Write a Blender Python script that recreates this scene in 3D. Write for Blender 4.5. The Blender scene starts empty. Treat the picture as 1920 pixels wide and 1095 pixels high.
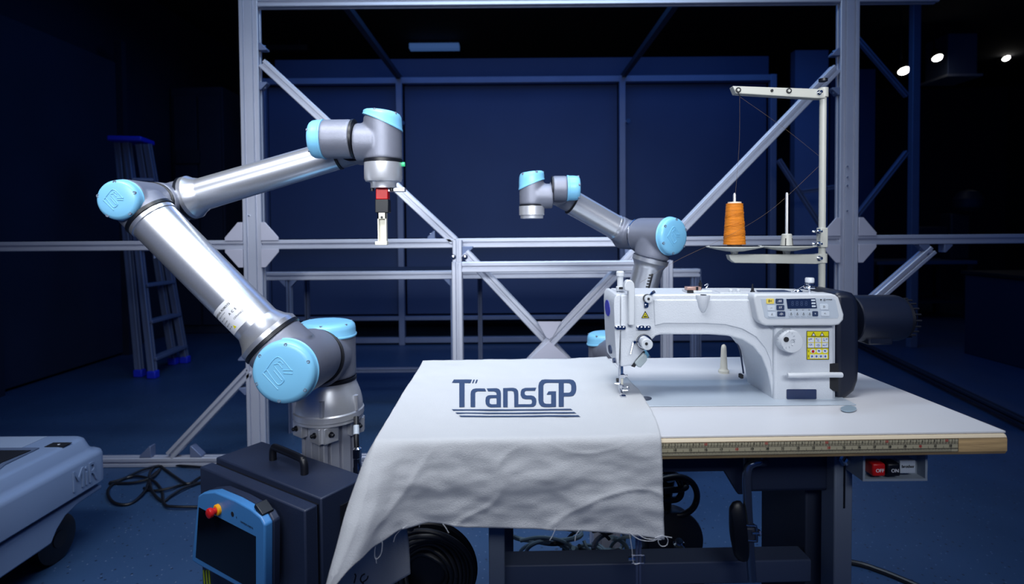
import bpy, bmesh, math, random
from mathutils import Vector, Matrix, noise
random.seed(7)
C = bpy.context.scene.collection
sc = bpy.context.scene
V = Vector
# ------------------------------------------------------------------ camera
F = 1040.0; CAMH = 1.13; PITCH = math.radians(1.5); ROLL = -0.008
PPY = 432 + F*math.tan(PITCH)
cd = bpy.data.cameras.new('camera'); cam = bpy.data.objects.new('camera', cd); C.objects.link(cam)
cd.sensor_width = 36; cd.lens = 36*F/1920; cd.shift_y = (PPY-547.5)/1920
cd.clip_start = 0.05; cd.clip_end = 100
cam.location = (0, 0, CAMH)
RM = Matrix.Rotation(math.pi/2-PITCH, 3, 'X') @ Matrix.Rotation(ROLL, 3, 'Z')
cam.rotation_euler = RM.to_euler()
cd.dof.use_dof = True; cd.dof.focus_distance = 1.3; cd.dof.aperture_fstop = 3.4
sc.camera = cam
# ------------------------------------------------------------------ world, lights, exposure
w = bpy.data.worlds.new('world'); sc.world = w; w.use_nodes = True
w.node_tree.nodes['Background'].inputs[0].default_value = (0.03, 0.12, 0.50, 1)
w.node_tree.nodes['Background'].inputs[1].default_value = 0.20
sc.view_settings.view_transform = 'Standard'; sc.view_settings.look = 'None'
sc.view_settings.exposure = 0.0; sc.view_settings.gamma = 1; sc.view_settings.use_curve_mapping = False
def area(name, loc, target, size, sy, power, col, spread=180):
    l = bpy.data.lights.new(name, 'AREA'); l.shape = 'RECTANGLE'; l.size = size; l.size_y = sy
    l.energy = power; l.color = col; l.spread = math.radians(spread)
    o = bpy.data.objects.new(name, l); C.objects.link(o); o.location = loc
    o.rotation_euler = (V(target)-V(loc)).to_track_quat('-Z', 'Y').to_euler()
    return o
area('added_table_key', (0.25, 0.75, 2.9), (0.2, 1.25, 0.8), 1.3, 0.35, 4.8, (0.97, 0.98, 1.0), 100)  # unseen overhead key, added to light the tabletop; has no fixture
area('added_robot_key', (-0.7, 0.55, 2.7), (-0.6, 1.5, 1.15), 1.8, 0.35, 13, (0.95, 0.97, 1.0), 85)  # added out-of-view softbox that brightens the left robot and its tubes
area('added_front_fill', (-0.1, -0.6, 1.8), (-0.1, 1.4, 1.42), 2.2, 0.35, 11, (0.92, 0.96, 1.0), 66)  # added fill from behind the camera, lifts machine and robot caps
area('added_frame_fill', (0.1, 1.75, 3.1), (0.0, 2.67, 1.2), 1.8, 0.3, 20, (0.60, 0.78, 1.0), 110)  # unseen light added to brighten the aluminium frame
area('added_blue_fill', (0.3, 4.3, 3.45), (0.3, 4.3, 0.0), 5.5, 1.8, 34, (0.10, 0.33, 1.0), 170)  # added blue fill, out of view, tints the floor and rear panels

# ------------------------------------------------------------------ helpers
def P(px, py, Y):
    d = RM @ V(((px-960)/F, -(py-PPY)/F, -1)); return V((0, 0, CAMH)) + d*(Y/d.y)
def PZ(px, py, z):
    d = RM @ V(((px-960)/F, -(py-PPY)/F, -1)); return V((0, 0, CAMH)) + d*((z-CAMH)/d.z)
def S(px, Y): return px*Y/F                       # pixel length to metres at depth Y
def lin(c):
    return tuple((x/12.92 if x <= 0.04045 else ((x+0.055)/1.055)**2.4) for x in c)
def hexc(h): return lin(tuple(int(h[i:i+2], 16)/255 for i in (0, 2, 4)))
MATS = {}
def mat(name, col, rough=0.5, metal=0.0, bump=0.0, bscale=60, var=0.0, vscale=8, aniso=None, spec=0.5, emit=None, estr=1, stretch=None):
    if name in MATS: return MATS[name]
    m = bpy.data.materials.new(name); m.use_nodes = True; nt = m.node_tree; b = nt.nodes['Principled BSDF']
    c = hexc(col) if isinstance(col, str) else col
    b.inputs['Base Color'].default_value = (*c, 1); b.inputs['Roughness'].default_value = rough
    b.inputs['Metallic'].default_value = metal; b.inputs['Specular IOR Level'].default_value = spec
    tc = nt.nodes.new('ShaderNodeTexCoord'); src = tc.outputs['Object']
    if stretch:
        mp = nt.nodes.new('ShaderNodeMapping'); mp.inputs['Scale'].default_value = stretch
        nt.links.new(src, mp.inputs[0]); src = mp.outputs[0]
    n = nt.nodes.new('ShaderNodeTexNoise'); n.inputs['Scale'].default_value = vscale; n.inputs['Detail'].default_value = 5
    nt.links.new(src, n.inputs['Vector'])
    r = nt.nodes.new('ShaderNodeValToRGB')
    k = max(var, 0.02)
    r.color_ramp.elements[0].position = 0.3; r.color_ramp.elements[1].position = 0.7
    r.color_ramp.elements[0].color = (*[x*(1-k) for x in c], 1); r.color_ramp.elements[1].color = (*[min(1, x*(1+k)) for x in c], 1)
    nt.links.new(n.outputs['Fac'], r.inputs[0]); nt.links.new(r.outputs[0], b.inputs['Base Color'])
    if bump:
        n2 = nt.nodes.new('ShaderNodeTexNoise'); n2.inputs['Scale'].default_value = bscale; n2.inputs['Detail'].default_value = 4
        nt.links.new(src, n2.inputs['Vector'])
        bp = nt.nodes.new('ShaderNodeBump'); bp.inputs['Strength'].default_value = bump; bp.inputs['Distance'].default_value = 0.002
        nt.links.new(n2.outputs['Fac'], bp.inputs['Height']); nt.links.new(bp.outputs[0], b.inputs['Normal'])
    if emit:
        b.inputs['Emission Color'].default_value = (*emit, 1); b.inputs['Emission Strength'].default_value = estr
    MATS[name] = m; return m
M = dict(
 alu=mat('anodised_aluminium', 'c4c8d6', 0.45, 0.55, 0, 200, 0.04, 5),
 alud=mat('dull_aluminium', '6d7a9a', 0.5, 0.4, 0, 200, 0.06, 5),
 tube=mat('brushed_tube', 'dadde4', 0.29, 0.82, 0, 700, 0.03, 300),
 alum=mat('machined_aluminium', 'd8dae0', 0.36, 0.65, 0, 500, 0.03, 60),
 grey=mat('robot_grey_paint', '7d8190', 0.42, 0.35, 0.25, 900, 0.03, 40),
 blue=mat('robot_light_blue', '7cbfe4', 0.34, 0.0, 0.02, 60, 0.02, 10),
 black=mat('black_rubber', '0c0f18', 0.42), chrome=mat('chrome', 'd8dbe2', 0.12, 1.0),
 plate=mat('gusset_plate_grey', 'b9b9c8', 0.5, 0.25, 0.1, 100, 0.04, 6),
 white=mat('machine_white_enamel', 'd0d5dc', 0.32, 0.0, 0.35, 420, 0.01, 20),
 whites=mat('smooth_white_plastic', 'cdd2d8', 0.35), cream=mat('cream_enamel', 'b9bab2', 0.4, 0, 0.05, 200, .03, 12),
 top=mat('laminate_white', 'cfd1d6', 0.38, 0, 0.02, 300, 0.01, 4),
 wood=mat('table_edge_wood', 'b89a6c', 0.55, 0, 0.2, 60, 0.22, 14, stretch=(1, 1, 14)),
 wood2=mat('table_edge_cream_line', 'd8c9ad', 0.5),
 navy=mat('navy_print', '2c4062', 0.6), ink=mat('black_ink', '14161c', 0.6), redink=mat('red_ink', 'b02a30', 0.6),
 cloth=mat('cotton_cloth', 'c2c5c9', 0.9, 0, 0.5, 700, 0.02, 6, spec=0.2),
 thread=mat('white_thread', 'cfd3da', 0.8), othread=mat('orange_thread', 'd97c08', 0.6, 0, 0.8, 120, 0.2, 30, stretch=(1, 1, 14)),
 red=mat('red_plastic', 'cc1010', 0.4), redd=mat('red_button', 'c01818', 0.35), yellow=mat('yellow_sticker', 'e8dc10', 0.5), amber=mat('amber_collar', 'e8a010', 0.45),
 ivory=mat('ivory_plastic', 'd9d6c8', 0.45), green=mat('green_led', '30b070', 0.4, emit=(0.1, 0.9, 0.4), estr=0.4),
 darkglass=mat('dark_glass', '060912', 0.12), boxm=mat('grey_steel_box', '1e2840', 0.5, 0.1, 0.15, 300, .03, 6),
 boxd=mat('dark_louvre', '10131c', 0.5), legm=mat('stand_enamel', '6f7a8c', 0.5, 0.1), legd=mat('stand_dark', '2a3246', 0.55),
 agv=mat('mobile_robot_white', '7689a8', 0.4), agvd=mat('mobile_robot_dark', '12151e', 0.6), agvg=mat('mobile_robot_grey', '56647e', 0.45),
 panel=mat('enclosure_panel', '2b3f68', 0.75, 0, 0.1, 40, 0.06, 2), wall=mat('hall_wall', '18233c', 0.85, 0, 0.1, 20, 0.15, 1.5),
 ceil=mat('hall_ceiling', '0a0f1c', 0.9), dk=mat('dark_machine', '1a2236', 0.6), bluep=mat('blue_plastic', '1c30d0', 0.5),
 lamp=mat('lamp_face', 'ffffff', 0.5, emit=(1.0, 0.96, 0.9), estr=14), strip=mat('dim_strip_lamp', '5a78b0', 0.5, emit=(0.05, 0.12, 0.32), estr=0.5),
 stick=mat('label_white', 'e4e6ec', 0.45), steelp=mat('panel_grey', 'b6c0cc', 0.4), pbtn=mat('button_navy', '2c3c5c', 0.4),
 ppale=mat('button_pale', 'cdd6e0', 0.4), pyel=mat('button_yellow', 'e8d060', 0.45), lightg=mat('clear_lamp_cover', 'a8b4b8', 0.2),
 cable=mat('black_cable', '0b0e16', 0.45), cableg=mat('beige_cable', '6a7a80', 0.5), badge=mat('blue_badge', '1a1fb0', 0.3),
 pink=mat('pale_brass', 'c9a294', 0.35, 0.5), orange=mat('peg', 'b8c4c8', .5), darkblue=mat('wheel_cover_black', '11182a', 0.38),
)
def floor_mat():
    m = bpy.data.materials.new('speckled_floor'); m.use_nodes = True; nt = m.node_tree; b = nt.nodes['Principled BSDF']
    tc = nt.nodes.new('ShaderNodeTexCoord')
    n = nt.nodes.new('ShaderNodeTexNoise'); n.inputs['Scale'].default_value = 2.2; n.inputs['Detail'].default_value = 6
    v = nt.nodes.new('ShaderNodeTexVoronoi'); v.inputs['Scale'].default_value = 42
    v2 = nt.nodes.new('ShaderNodeTexVoronoi'); v2.inputs['Scale'].default_value = 33
    for q in (n, v, v2): nt.links.new(tc.outputs['Object'], q.inputs['Vector'])
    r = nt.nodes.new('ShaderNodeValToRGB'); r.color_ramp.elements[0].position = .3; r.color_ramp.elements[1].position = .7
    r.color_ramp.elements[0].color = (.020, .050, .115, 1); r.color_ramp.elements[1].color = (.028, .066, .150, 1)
    nt.links.new(n.outputs['Fac'], r.inputs[0])
    r2 = nt.nodes.new('ShaderNodeValToRGB'); r2.color_ramp.elements[0].position = .08; r2.color_ramp.elements[1].position = .13
    r2.color_ramp.elements[0].color = (1, 1, 1, 1); r2.color_ramp.elements[1].color = (0, 0, 0, 1)
    nt.links.new(v.outputs['Distance'], r2.inputs[0])
    r3 = nt.nodes.new('ShaderNodeValToRGB'); r3.color_ramp.elements[0].position = .1; r3.color_ramp.elements[1].position = .16
    r3.color_ramp.elements[0].color = (1, 1, 1, 1); r3.color_ramp.elements[1].color = (0, 0, 0, 1)
    nt.links.new(v2.outputs['Distance'], r3.inputs[0])
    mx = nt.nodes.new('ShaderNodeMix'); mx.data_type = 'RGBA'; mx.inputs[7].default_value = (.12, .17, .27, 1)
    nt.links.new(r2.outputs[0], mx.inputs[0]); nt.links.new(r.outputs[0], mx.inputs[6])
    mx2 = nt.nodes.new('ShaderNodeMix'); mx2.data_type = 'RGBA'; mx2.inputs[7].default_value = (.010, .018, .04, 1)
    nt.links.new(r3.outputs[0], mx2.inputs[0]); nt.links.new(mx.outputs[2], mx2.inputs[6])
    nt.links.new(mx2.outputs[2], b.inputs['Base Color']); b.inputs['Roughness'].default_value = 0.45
    return m
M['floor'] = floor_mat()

WLOC = {}
def thing(name, label, cat, loc, group=None):
    o = bpy.data.objects.new(name, None); C.objects.link(o); o.location = loc; o.empty_display_size = 0.1
    WLOC[o.name] = V(loc); o['label'] = label; o['category'] = cat
    if group: o['group'] = group
    return o
def obj(name, bm, m, parent=None, label=None, smooth=35, bevel=0, kind=None, bseg=2):
    bmesh.ops.recalc_face_normals(bm, faces=bm.faces)
    co = [v.co for v in bm.verts]
    c = V(((min(p.x for p in co)+max(p.x for p in co))/2, (min(p.y for p in co)+max(p.y for p in co))/2, (min(p.z for p in co)+max(p.z for p in co))/2))
    if parent is None: c.z = min(p.z for p in co)
    for v in bm.verts: v.co -= c
    me = bpy.data.meshes.new(name); bm.to_mesh(me); bm.free()
    me.materials.append(M[m] if isinstance(m, str) else m)
    if smooth:
        for p in me.polygons: p.use_smooth = True
        me.set_sharp_from_angle(angle=math.radians(smooth))
    o = bpy.data.objects.new(name, me); C.objects.link(o); WLOC[o.name] = c.copy()
    if parent: o.parent = parent; o.location = c - WLOC[parent.name]
    else: o.location = c
    if label: o['label'] = label
    if kind: o['kind'] = kind
    if bevel:
        b = o.modifiers.new('bevel', 'BEVEL'); b.width = bevel; b.segments = bseg; b.limit_method = 'ANGLE'; b.angle_limit = math.radians(40)
    return o
def tag(o, label, cat, group=None):
    o['label'] = label; o['category'] = cat
    if group: o['group'] = group
    return o
def struct(name, bm, m, **k): return obj(name, bm, m, kind='structure', **k)
def NB(): return bmesh.new()
def frame(ax, up=None):
    ax = V(ax).normalized(); up = V(up) if up is not None else (V((0, 0, 1)) if abs(ax.z) < .9 else V((0, 1, 0)))
    x = up.cross(ax).normalized(); y = ax.cross(x); return x, y, ax
def loft(bm, rings, cap=True, closed=True):
    vs = [[bm.verts.new(p) for p in r] for r in rings]; n = len(vs[0])
    for a, b in zip(vs, vs[1:]):
        for i in range(n if closed else n-1):
            j = (i+1) % n
            try: bm.faces.new((a[i], a[j], b[j], b[i]))
            except ValueError: pass
    if cap and closed: bm.faces.new(vs[0][::-1]); bm.faces.new(vs[-1])
    return vs
def lathe(bm, o, ax, prof, seg=40):
    x, y, a = frame(ax); o = V(o)
    loft(bm, [[o+a*h+(x*math.cos(t)+y*math.sin(t))*max(r, 1e-5) for t in [2*math.pi*i/seg for i in range(seg)]] for r, h in prof])
    return bm
def cyl(bm, p0, p1, r, r1=None, seg=28):
    p0, p1 = V(p0), V(p1); d = p1-p0; return lathe(bm, p0, d, [(r, 0), (r if r1 is None else r1, d.length)], seg)
def box(bm, c, s, rot=None):
    c = V(c); R = rot or Matrix.Identity(3)
    vs = [bm.verts.new(c+R@V((sx*s[0]/2, sy*s[1]/2, sz*s[2]/2))) for sx in (-1, 1) for sy in (-1, 1) for sz in (-1, 1)]
    for f in ((0, 1, 3, 2), (4, 6, 7, 5), (0, 4, 5, 1), (2, 3, 7, 6), (0, 2, 6, 4), (1, 5, 7, 3)): bm.faces.new([vs[i] for i in f])
    return bm
def bx2(bm, a, b): a, b = V(a), V(b); return box(bm, (a+b)/2, tuple(abs(q) for q in (b-a)))
def prism(bm, pts, ext):
    ext = V(ext); pts = [V(p) for p in pts]; loft(bm, [pts, [p+ext for p in pts]]); return bm
def pprism(bm, pix, Y, dY):                      # outline on a plane at depth Y, made dY deep
    return prism(bm, [P(x, y, Y) for x, y in pix], (0, dY, 0))
def rrect(x0, y0, x1, y1, r, n=4):
    out = []
    for cx, cy, a0 in ((x1-r, y0+r, -90), (x1-r, y1-r, 0), (x0+r, y1-r, 90), (x0+r, y0+r, 180)):
        for i in range(n+1):
            a = math.radians(a0+90*i/n); out.append((cx+r*math.cos(a), cy+r*math.sin(a)))
    return out
def ell(cx, cy, rx, ry, n=24): return [(cx+rx*math.cos(2*math.pi*i/n), cy+ry*math.sin(2*math.pi*i/n)) for i in range(n)]
def crom(pts, n=8, closed=False):
    pts = [V(p) for p in pts]; out = []; N = len(pts)
    for i in range(N if closed else N-1):
        if closed: a, b, c, d = (pts[(i+k) % N] for k in (-1, 0, 1, 2))
        else: a = pts[max(i-1, 0)]; b = pts[i]; c = pts[i+1]; d = pts[min(i+2, N-1)]
        for k in range(n):
            t = k/n; out.append(.5*((2*b)+(c-a)*t+(2*a-5*b+4*c-d)*t*t+(3*b-a-3*c+d)*t**3))
    if not closed: out.append(pts[-1])
    return out
def sweep(bm, pts, r, seg=10, r_end=None):
    pts = [V(p) for p in pts]; rings = []; N = len(pts); px = None
    for i, p in enumerate(pts):
        d = (pts[min(i+1, N-1)]-pts[max(i-1, 0)]).normalized()
        if px is None: x, y, _ = frame(d)
        else:
            x = (px-d*px.dot(d)).normalized(); y = d.cross(x)
        px = x; rr = r if r_end is None else r+(r_end-r)*i/(N-1)
        rings.append([p+(x*math.cos(t)+y*math.sin(t))*rr for t in [2*math.pi*k/seg for k in range(seg)]])
    loft(bm, rings); return bm
# aluminium extrusion with grooves; cells of 45 mm
def extr(bm, p0, p1, nu=1, nv=1, up=None, c=0.045, g=0.011, dp=0.014):
    p0, p1 = V(p0), V(p1); d = p1-p0
    a = d.normalized(); up = V(up) if up is not None else V((0, -1, 0))
    u = up.cross(a).normalized(); v = a.cross(u).normalized()   # v faces the viewer when up=(0,-1,0)
    W, H = nu*c, nv*c; k = 0.003; side = []
    def run(n, L):
        q = [(-L/2+k, 0)]
        for i in range(n):
            m = -L/2+c*(i+.5); q += [(m-g/2-.001, 0), (m-g/2, -.0015), (m-g/2, -dp), (m+g/2, -dp), (m+g/2, -.0015), (m+g/2+.001, 0)]
        return q+[(L/2-k, 0)]
    poly = []
    for s, t in run(nu, W): poly.append((s, -H/2-t))
    for s, t in run(nv, H): poly.append((W/2+t, s))
    for s, t in run(nu, W): poly.append((-s, H/2+t))
    for s, t in run(nv, H): poly.append((-W/2-t, -s))
    loft(bm, [[p0+u*x+v*y for x, y in poly], [p1+u*x+v*y for x, y in poly]])
    return bm
_tc = {}
def text_geo(s):
    if s not in _tc:
        cu = bpy.data.curves.new('t', 'FONT'); cu.body = s; cu.align_x = 'CENTER'; cu.align_y = 'CENTER'; cu.resolution_u = 3
        o = bpy.data.objects.new('t', cu); C.objects.link(o)
        me = bpy.data.meshes.new_from_object(o.evaluated_get(bpy.context.evaluated_depsgraph_get()))
        _tc[s] = ([v.co.copy() for v in me.vertices], [tuple(p.vertices) for p in me.polygons])
        bpy.data.objects.remove(o); bpy.data.meshes.remove(me); bpy.data.curves.remove(cu)
    return _tc[s]
def add_text(bm, s, size, o, x, y, sx=1.0, bold=0):
    vs, fs = text_geo(s); o, x, y = V(o), V(x), V(y); z = x.cross(y)
    for q in ([0] if not bold else [-bold, 0, bold]):
        nv = [bm.verts.new(o+x*(p.x*size*sx+q)+y*p.y*size+z*q*.02) for p in vs]
        for f in fs:
            try: bm.faces.new([nv[i] for i in f])
            except ValueError: pass
    return bm
def remeshed(bm, voxel, it=6):
    me = bpy.data.meshes.new('tmp'); bm.to_mesh(me); bm.free(); o = bpy.data.objects.new('tmp', me); C.objects.link(o)
    r = o.modifiers.new('r', 'REMESH'); r.mode = 'VOXEL'; r.voxel_size = voxel
    s = o.modifiers.new('s', 'SMOOTH'); s.iterations = it; s.factor = .6
    out = bpy.data.meshes.new_from_object(o.evaluated_get(bpy.context.evaluated_depsgraph_get()))
    b = bmesh.new(); b.from_mesh(out); bpy.data.objects.remove(o); bpy.data.meshes.remove(me); bpy.data.meshes.remove(out)
    return b

# ================================================================== the hall
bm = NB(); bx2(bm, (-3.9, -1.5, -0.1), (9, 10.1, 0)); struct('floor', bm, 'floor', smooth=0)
bm = NB(); bx2(bm, (-3.9, 1.9, 3.62), (9, 10.1, 3.72)); struct('ceiling', bm, 'ceil', smooth=0)
bm = NB(); bx2(bm, (-3.9, 10, 0), (9, 10.1, 3.62)); struct('wall_back', bm, 'wall', smooth=0)
bm = NB(); bx2(bm, (-3.9, 0.5, 0), (-3.8, 10, 3.62)); struct('wall_left', bm, 'wall', smooth=0)
bm = NB(); bx2(bm, (8.9, 0.5, 0), (9, 10, 3.62)); struct('wall_right', bm, 'wall', smooth=0)

# rear enclosure: posts, beams and dark blue panels
YE = 5.5
e = thing('panel_enclosure', 'dark blue panelled enclosure with slim metal posts at the back of the hall', 'enclosure', (0.3, YE, 0))
def post(parent, px, y0, Y, nu=1, nv=1, m='alu', py_ref=None, name='post', bottom=0.0):
    top = P(px, y0, Y); pr = P(px, py_ref or 550, Y)
    x = pr.x
    b = NB(); extr(b, (x, Y, bottom), (x, Y, top.z), nu, nv); return obj(name, b, m, parent, smooth=20)
def beamp(parent, a, b_, Ya, Yb=None, nu=1, nv=1, m='alu', name='beam', c=.045):
    b = NB(); extr(b, P(*a, Ya), P(*b_, Yb or Ya), nu, nv, c=c); return obj(name, b, m, parent, smooth=20)
for px in (500, 753, 1167, 1447):
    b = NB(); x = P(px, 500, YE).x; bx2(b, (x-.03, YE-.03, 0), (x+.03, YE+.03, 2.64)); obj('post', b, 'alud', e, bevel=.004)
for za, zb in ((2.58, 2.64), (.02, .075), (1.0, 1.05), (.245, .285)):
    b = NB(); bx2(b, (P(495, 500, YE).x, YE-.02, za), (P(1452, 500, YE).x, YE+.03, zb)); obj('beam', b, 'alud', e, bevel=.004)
for a, c_ in ((505, 745), (761, 1160), (1174, 1440)):
    for z0, z1 in ((1.06, 2.57), (.30, .99)):
        b = NB(); bx2(b, (P(a, 500, YE).x, YE+.045, z0), (P(c_, 500, YE).x, YE+.065, z1)); obj('panel', b, 'panel', e, bevel=.003)
b = NB(); bx2(b, (P(495, 500, YE).x, YE+.35, 2.66), (P(1470, 500, YE).x, YE+.38, 2.93)); obj('fascia', b, 'panel', e)
for px in (753, 1170):
    x = P(px, 500, YE).x; b = NB(); bx2(b, (x-.022, 2.9, 2.62), (x+.022, YE+.3, 2.665)); obj('roof_beam', b, 'dk', e)
    b = NB(); cyl(b, (x+.035, YE-.06, 2.19), (x+.035, YE-.03, 2.19), .022, seg=12); obj('bolt', b, 'chrome', e)

# side enclosure at right
s = thing('side_enclosure', 'dark side enclosure frame with slanting braces behind the right post', 'enclosure', (P(1712, 640, 5.3).x, 5.3, 0))
b = NB(); x = P(1712, 400, 5.2).x; bx2(b, (x-.035, 5.17, 0), (x+.035, 5.23, 3.2)); obj('post', b, 'alud', s, bevel=.004)
b = NB(); extr(b, V((P(1560, 630, 5.85).x, 5.85, .05)), V((P(1940, 830, 2.95).x, 2.95, .05))); obj('beam', b, 'dk', s, smooth=20)
for a, c_ in (((1605, 70), (1700, 180)), ((1700, 285), (1606, 405)), ((1460, 300), (1560, 455)), ((1500, 360), (1570, 350))):
    b = NB(); extr(b, P(*a, 5.0), P(*c_, 5.0), c=.04); obj('brace', b, 'alud', s, smooth=20)
b = NB(); bx2(b, (P(1490, 300, 6.2).x, 6.2, 0), (P(1552, 300, 6.2).x, 6.3, 3.1)); obj('panel', b, mat('pale_column', '6a86bc', .7), s)
b = NB(); bx2(b, (P(1556, 300, 6.25).x, 6.25, 0), (P(1640, 300, 6.25).x, 6.3, 2.9)); obj('panel', b, 'panel', s)

# left tall cabinet wall panel
cbt = thing('panel_partition', 'tall dark partition panels along the left wall behind the mobile robot', 'partition', (-3.6, 3.2, 0))
for k in range(3):
    b = NB(); bx2(b, (-3.70, 1.2+k*1.32, .02), (-3.62, 2.5+k*1.32, 2.7)); obj('panel', b, 'wall', cbt, bevel=.01)
for k in range(4):
    b = NB(); bx2(b, (-3.63, 1.16+k*1.32, 0), (-3.56, 1.22+k*1.32, 2.9)); obj('post', b, 'dk', cbt)

# locker-like cabinet behind ladder
lk = thing('tall_locker', 'tall dark locker standing behind the step ladder', 'locker', (-3.2, 6.3, 0))
b = NB(); bx2(b, (-3.78, 6.2, 0), (P(420, 300, 6.2).x, 6.9, 2.75)); obj('body', b, 'wall', lk, bevel=.01)
for a, c_ in ((330, 372), (376, 417)):
    b = NB(); bx2(b, (P(a, 300, 6.2).x, 6.17, .1), (P(c_, 300, 6.2).x, 6.2, 2.65)); obj('door', b, 'wall', lk, bevel=.006)
b = NB(); bx2(b, (P(335, 280, 6.2).x, 6.15, P(0, 310, 6.2).z), (P(378, 280, 6.2).x, 6.17, P(0, 285, 6.2).z)); obj('nameplate', b, 'dk', lk)

# step ladder
LY = 4.5
ld = thing('step_ladder', 'aluminium step ladder with blue plastic feet standing open at the left', 'ladder', V((P(300, 690, LY).x, LY, 0)))
rails = [((222, 262), (262, 697), 4.35), ((238, 262), (287, 702), 4.3), ((262, 270), (325, 672), 4.75), ((276, 270), (347, 668), 4.8)]
for (a, c_, Y) in rails:
    p1 = P(c_[0], c_[1], Y); p1.z = .03; p0 = P(a[0], a[1], 4.55); b = NB()
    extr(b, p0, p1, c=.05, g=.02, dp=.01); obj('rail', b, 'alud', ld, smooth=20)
    b = NB(); box(b, (p1.x, p1.y, .03), (.07, .06, .06)); obj('foot', b, 'bluep', ld, bevel=.008)
for k in range(6):
    t = .17+.155*k
    a = P(238+(287-238)*t, 262+(702-262)*t, 4.55-.25*t); c_ = P(276+(347-276)*t, 270+(668-270)*t, 4.55+.25*t)
    b = NB(); d = c_-a; box(b, (a+c_)/2, (d.length, .08, .025), Matrix.Rotation(math.atan2(d.y, d.x), 3, 'Z')); obj('tread', b, 'alud', ld, bevel=.004)
b = NB(); a = P(215, 260, 4.55); c_ = P(278, 268, 4.6); d = c_-a; box(b, (a+c_)/2, (d.length, .26, .04), Matrix.Rotation(math.atan2(d.y, d.x), 3, 'Z')); obj('top_cap', b, 'bluep', ld, bevel=.01)

# right cabinet, bench, lamps, far machine
cb = thing('low_cabinet', 'low dark blue cabinet with black top at the right edge', 'cabinet', (4.1, 4.2, 0))
x0 = P(1808, 600, 4.94).x
b = NB(); bx2(b, (x0, 2.2, 0), (x0+1.6, 4.94, .71)); obj('body', b, 'boxm', cb, bevel=.008)
b = NB(); bx2(b, (x0-.02, 2.18, .71), (x0+1.62, 4.96, .74)); obj('worktop', b, 'black', cb, bevel=.004)
tl = thing('tool_pile', 'small dark pile of cloth and tools on the low cabinet', 'tools', (4.5, 4.4, .74))
for k in range(5):
    b = NB(); lathe(b, (4.25+.13*k, 4.45+.05*(k % 2), .74), (0, 0, 1), [(.05, 0), (.06, .02), (.04, .05+.01*(k % 3)), (.0, .06+.01*(k % 3))], 14); obj('bundle', b, 'legd', tl)
wb = thing('workbench', 'long low workbench behind the right post far back', 'bench', (4.2, 7, 0))
b = NB(); bx2(b, (P(1615, 495, 7).x, 6.7, .68), (P(1795, 495, 7).x, 7.3, .72)); obj('worktop', b, 'alud', wb)
for px in (1625, 1785):
    for yy in (6.75, 7.25): b = NB(); x = P(px, 495, 7).x; bx2(b, (x-.03, yy-.03, 0), (x+.03, yy+.03, .68)); obj('leg', b, 'dk', wb)
b = NB(); bx2(b, (P(1625, 495, 7).x, 6.75, .2), (P(1785, 495, 7).x, 7.25, .23)); obj('shelf', b, 'dk', wb)
fm = thing('milling_machine', 'dark bench machine with rounded head on the far workbench', 'machine', (P(1790, 450, 7).x, 7, .72))
x = P(1790, 400, 7).x
b = NB(); bx2(b, (x-.12, 6.9, .72), (x+.12, 7.1, 1.3)); obj('column', b, 'dk', fm, bevel=.02)
b = NB(); lathe(b, (x+.02, 6.82, 1.32), (0, 0, 1), [(.1, 0), (.15, .05), (.16, .15), (.1, .24), (0, .27)], 20); obj('head', b, 'boxm', fm)
b = NB(); bx2(b, (x-.5, 6.95, 1.0), (x-.05, 7.05, 1.14)); obj('arm', b, 'dk', fm, bevel=.03)
for i, (px, py, r) in enumerate(((1694, 131, 8), (1757, 107, 7), (1886, 108, 5), (1906, 110, 5))):
    Y = (6.4, 7.0, 8.2, 8.6)[i]; p = P(px, py, Y)
    lb = ('bright spotlight lowest of the ceiling lamps, just right of the right post', 'bright spotlight beside the pale ceiling duct', 'small bright spotlight at the far right, left one of a pair', 'small bright spotlight at the far right, right one of a pair')[i]
    t = thing('ceiling_spotlight', lb, 'lamp', p, 'ceiling spotlights')
    R = S(r, Y)*1.25
    b = NB(); lathe(b, p, (0, -.55, -1), [(R*.5, -.12), (R, -.05), (R*1.12, 0), (R*1.12, .012), (R, .012)], 20); obj('housing', b, 'black', t)
    b = NB(); lathe(b, p, (0, -.55, -1), [(R*.96, .012), (R*.8, .03), (0, .036)], 20); obj('lamp_face', b, 'lamp', t)
    b = NB(); cyl(b, p+V((0, .05, .08)), (p.x, p.y+.05, 3.62), .012, seg=10); obj('stem', b, 'black', t)
du = thing('ceiling_duct', 'pale square duct box hanging from the ceiling by the spotlight', 'duct', P(1790, 110, 7.3))
b = NB(); p = P(1795, 112, 7.3); bx2(b, (p.x-.2, 7.2, p.z-.22), (p.x+.18, 7.6, 3.62)); obj('box', b, 'alud', du, bevel=.01)
b = NB(); bx2(b, (p.x-.24, 7.16, p.z-.25), (p.x+.22, 7.64, p.z-.22)); obj('flange', b, 'alu', du)
for px, py, lb in ((814, 87, 'dim rectangular ceiling light above the middle rear panel'), (530, 90, 'dim rectangular ceiling light near the left post top')):
    p = P(px, py, 7.2); t = thing('ceiling_light', lb, 'lamp', p)
    b = NB(); bx2(b, (p.x-.32, 7.18, p.z-.03), (p.x+.32, 7.3, p.z+.04)); obj('housing', b, 'strip' if px > 700 else 'dk', t, bevel=.006)
    for sx in (-.2, .2): b = NB(); cyl(b, (p.x+sx, 7.24, p.z+.03), (p.x+sx, 7.24, 3.62), .008, seg=8); obj('hanger', b, 'dk', t)
pp = thing('ceiling_pipe', 'thin yellow pipe running under the dark ceiling', 'pipe', P(760, 38, 6.8))
b = NB(); cyl(b, P(480, 42, 6.8), P(910, 38, 6.8), .012, seg=10); obj('pipe', b, mat('dull_yellow', '4a4520', .6), pp)
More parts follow.
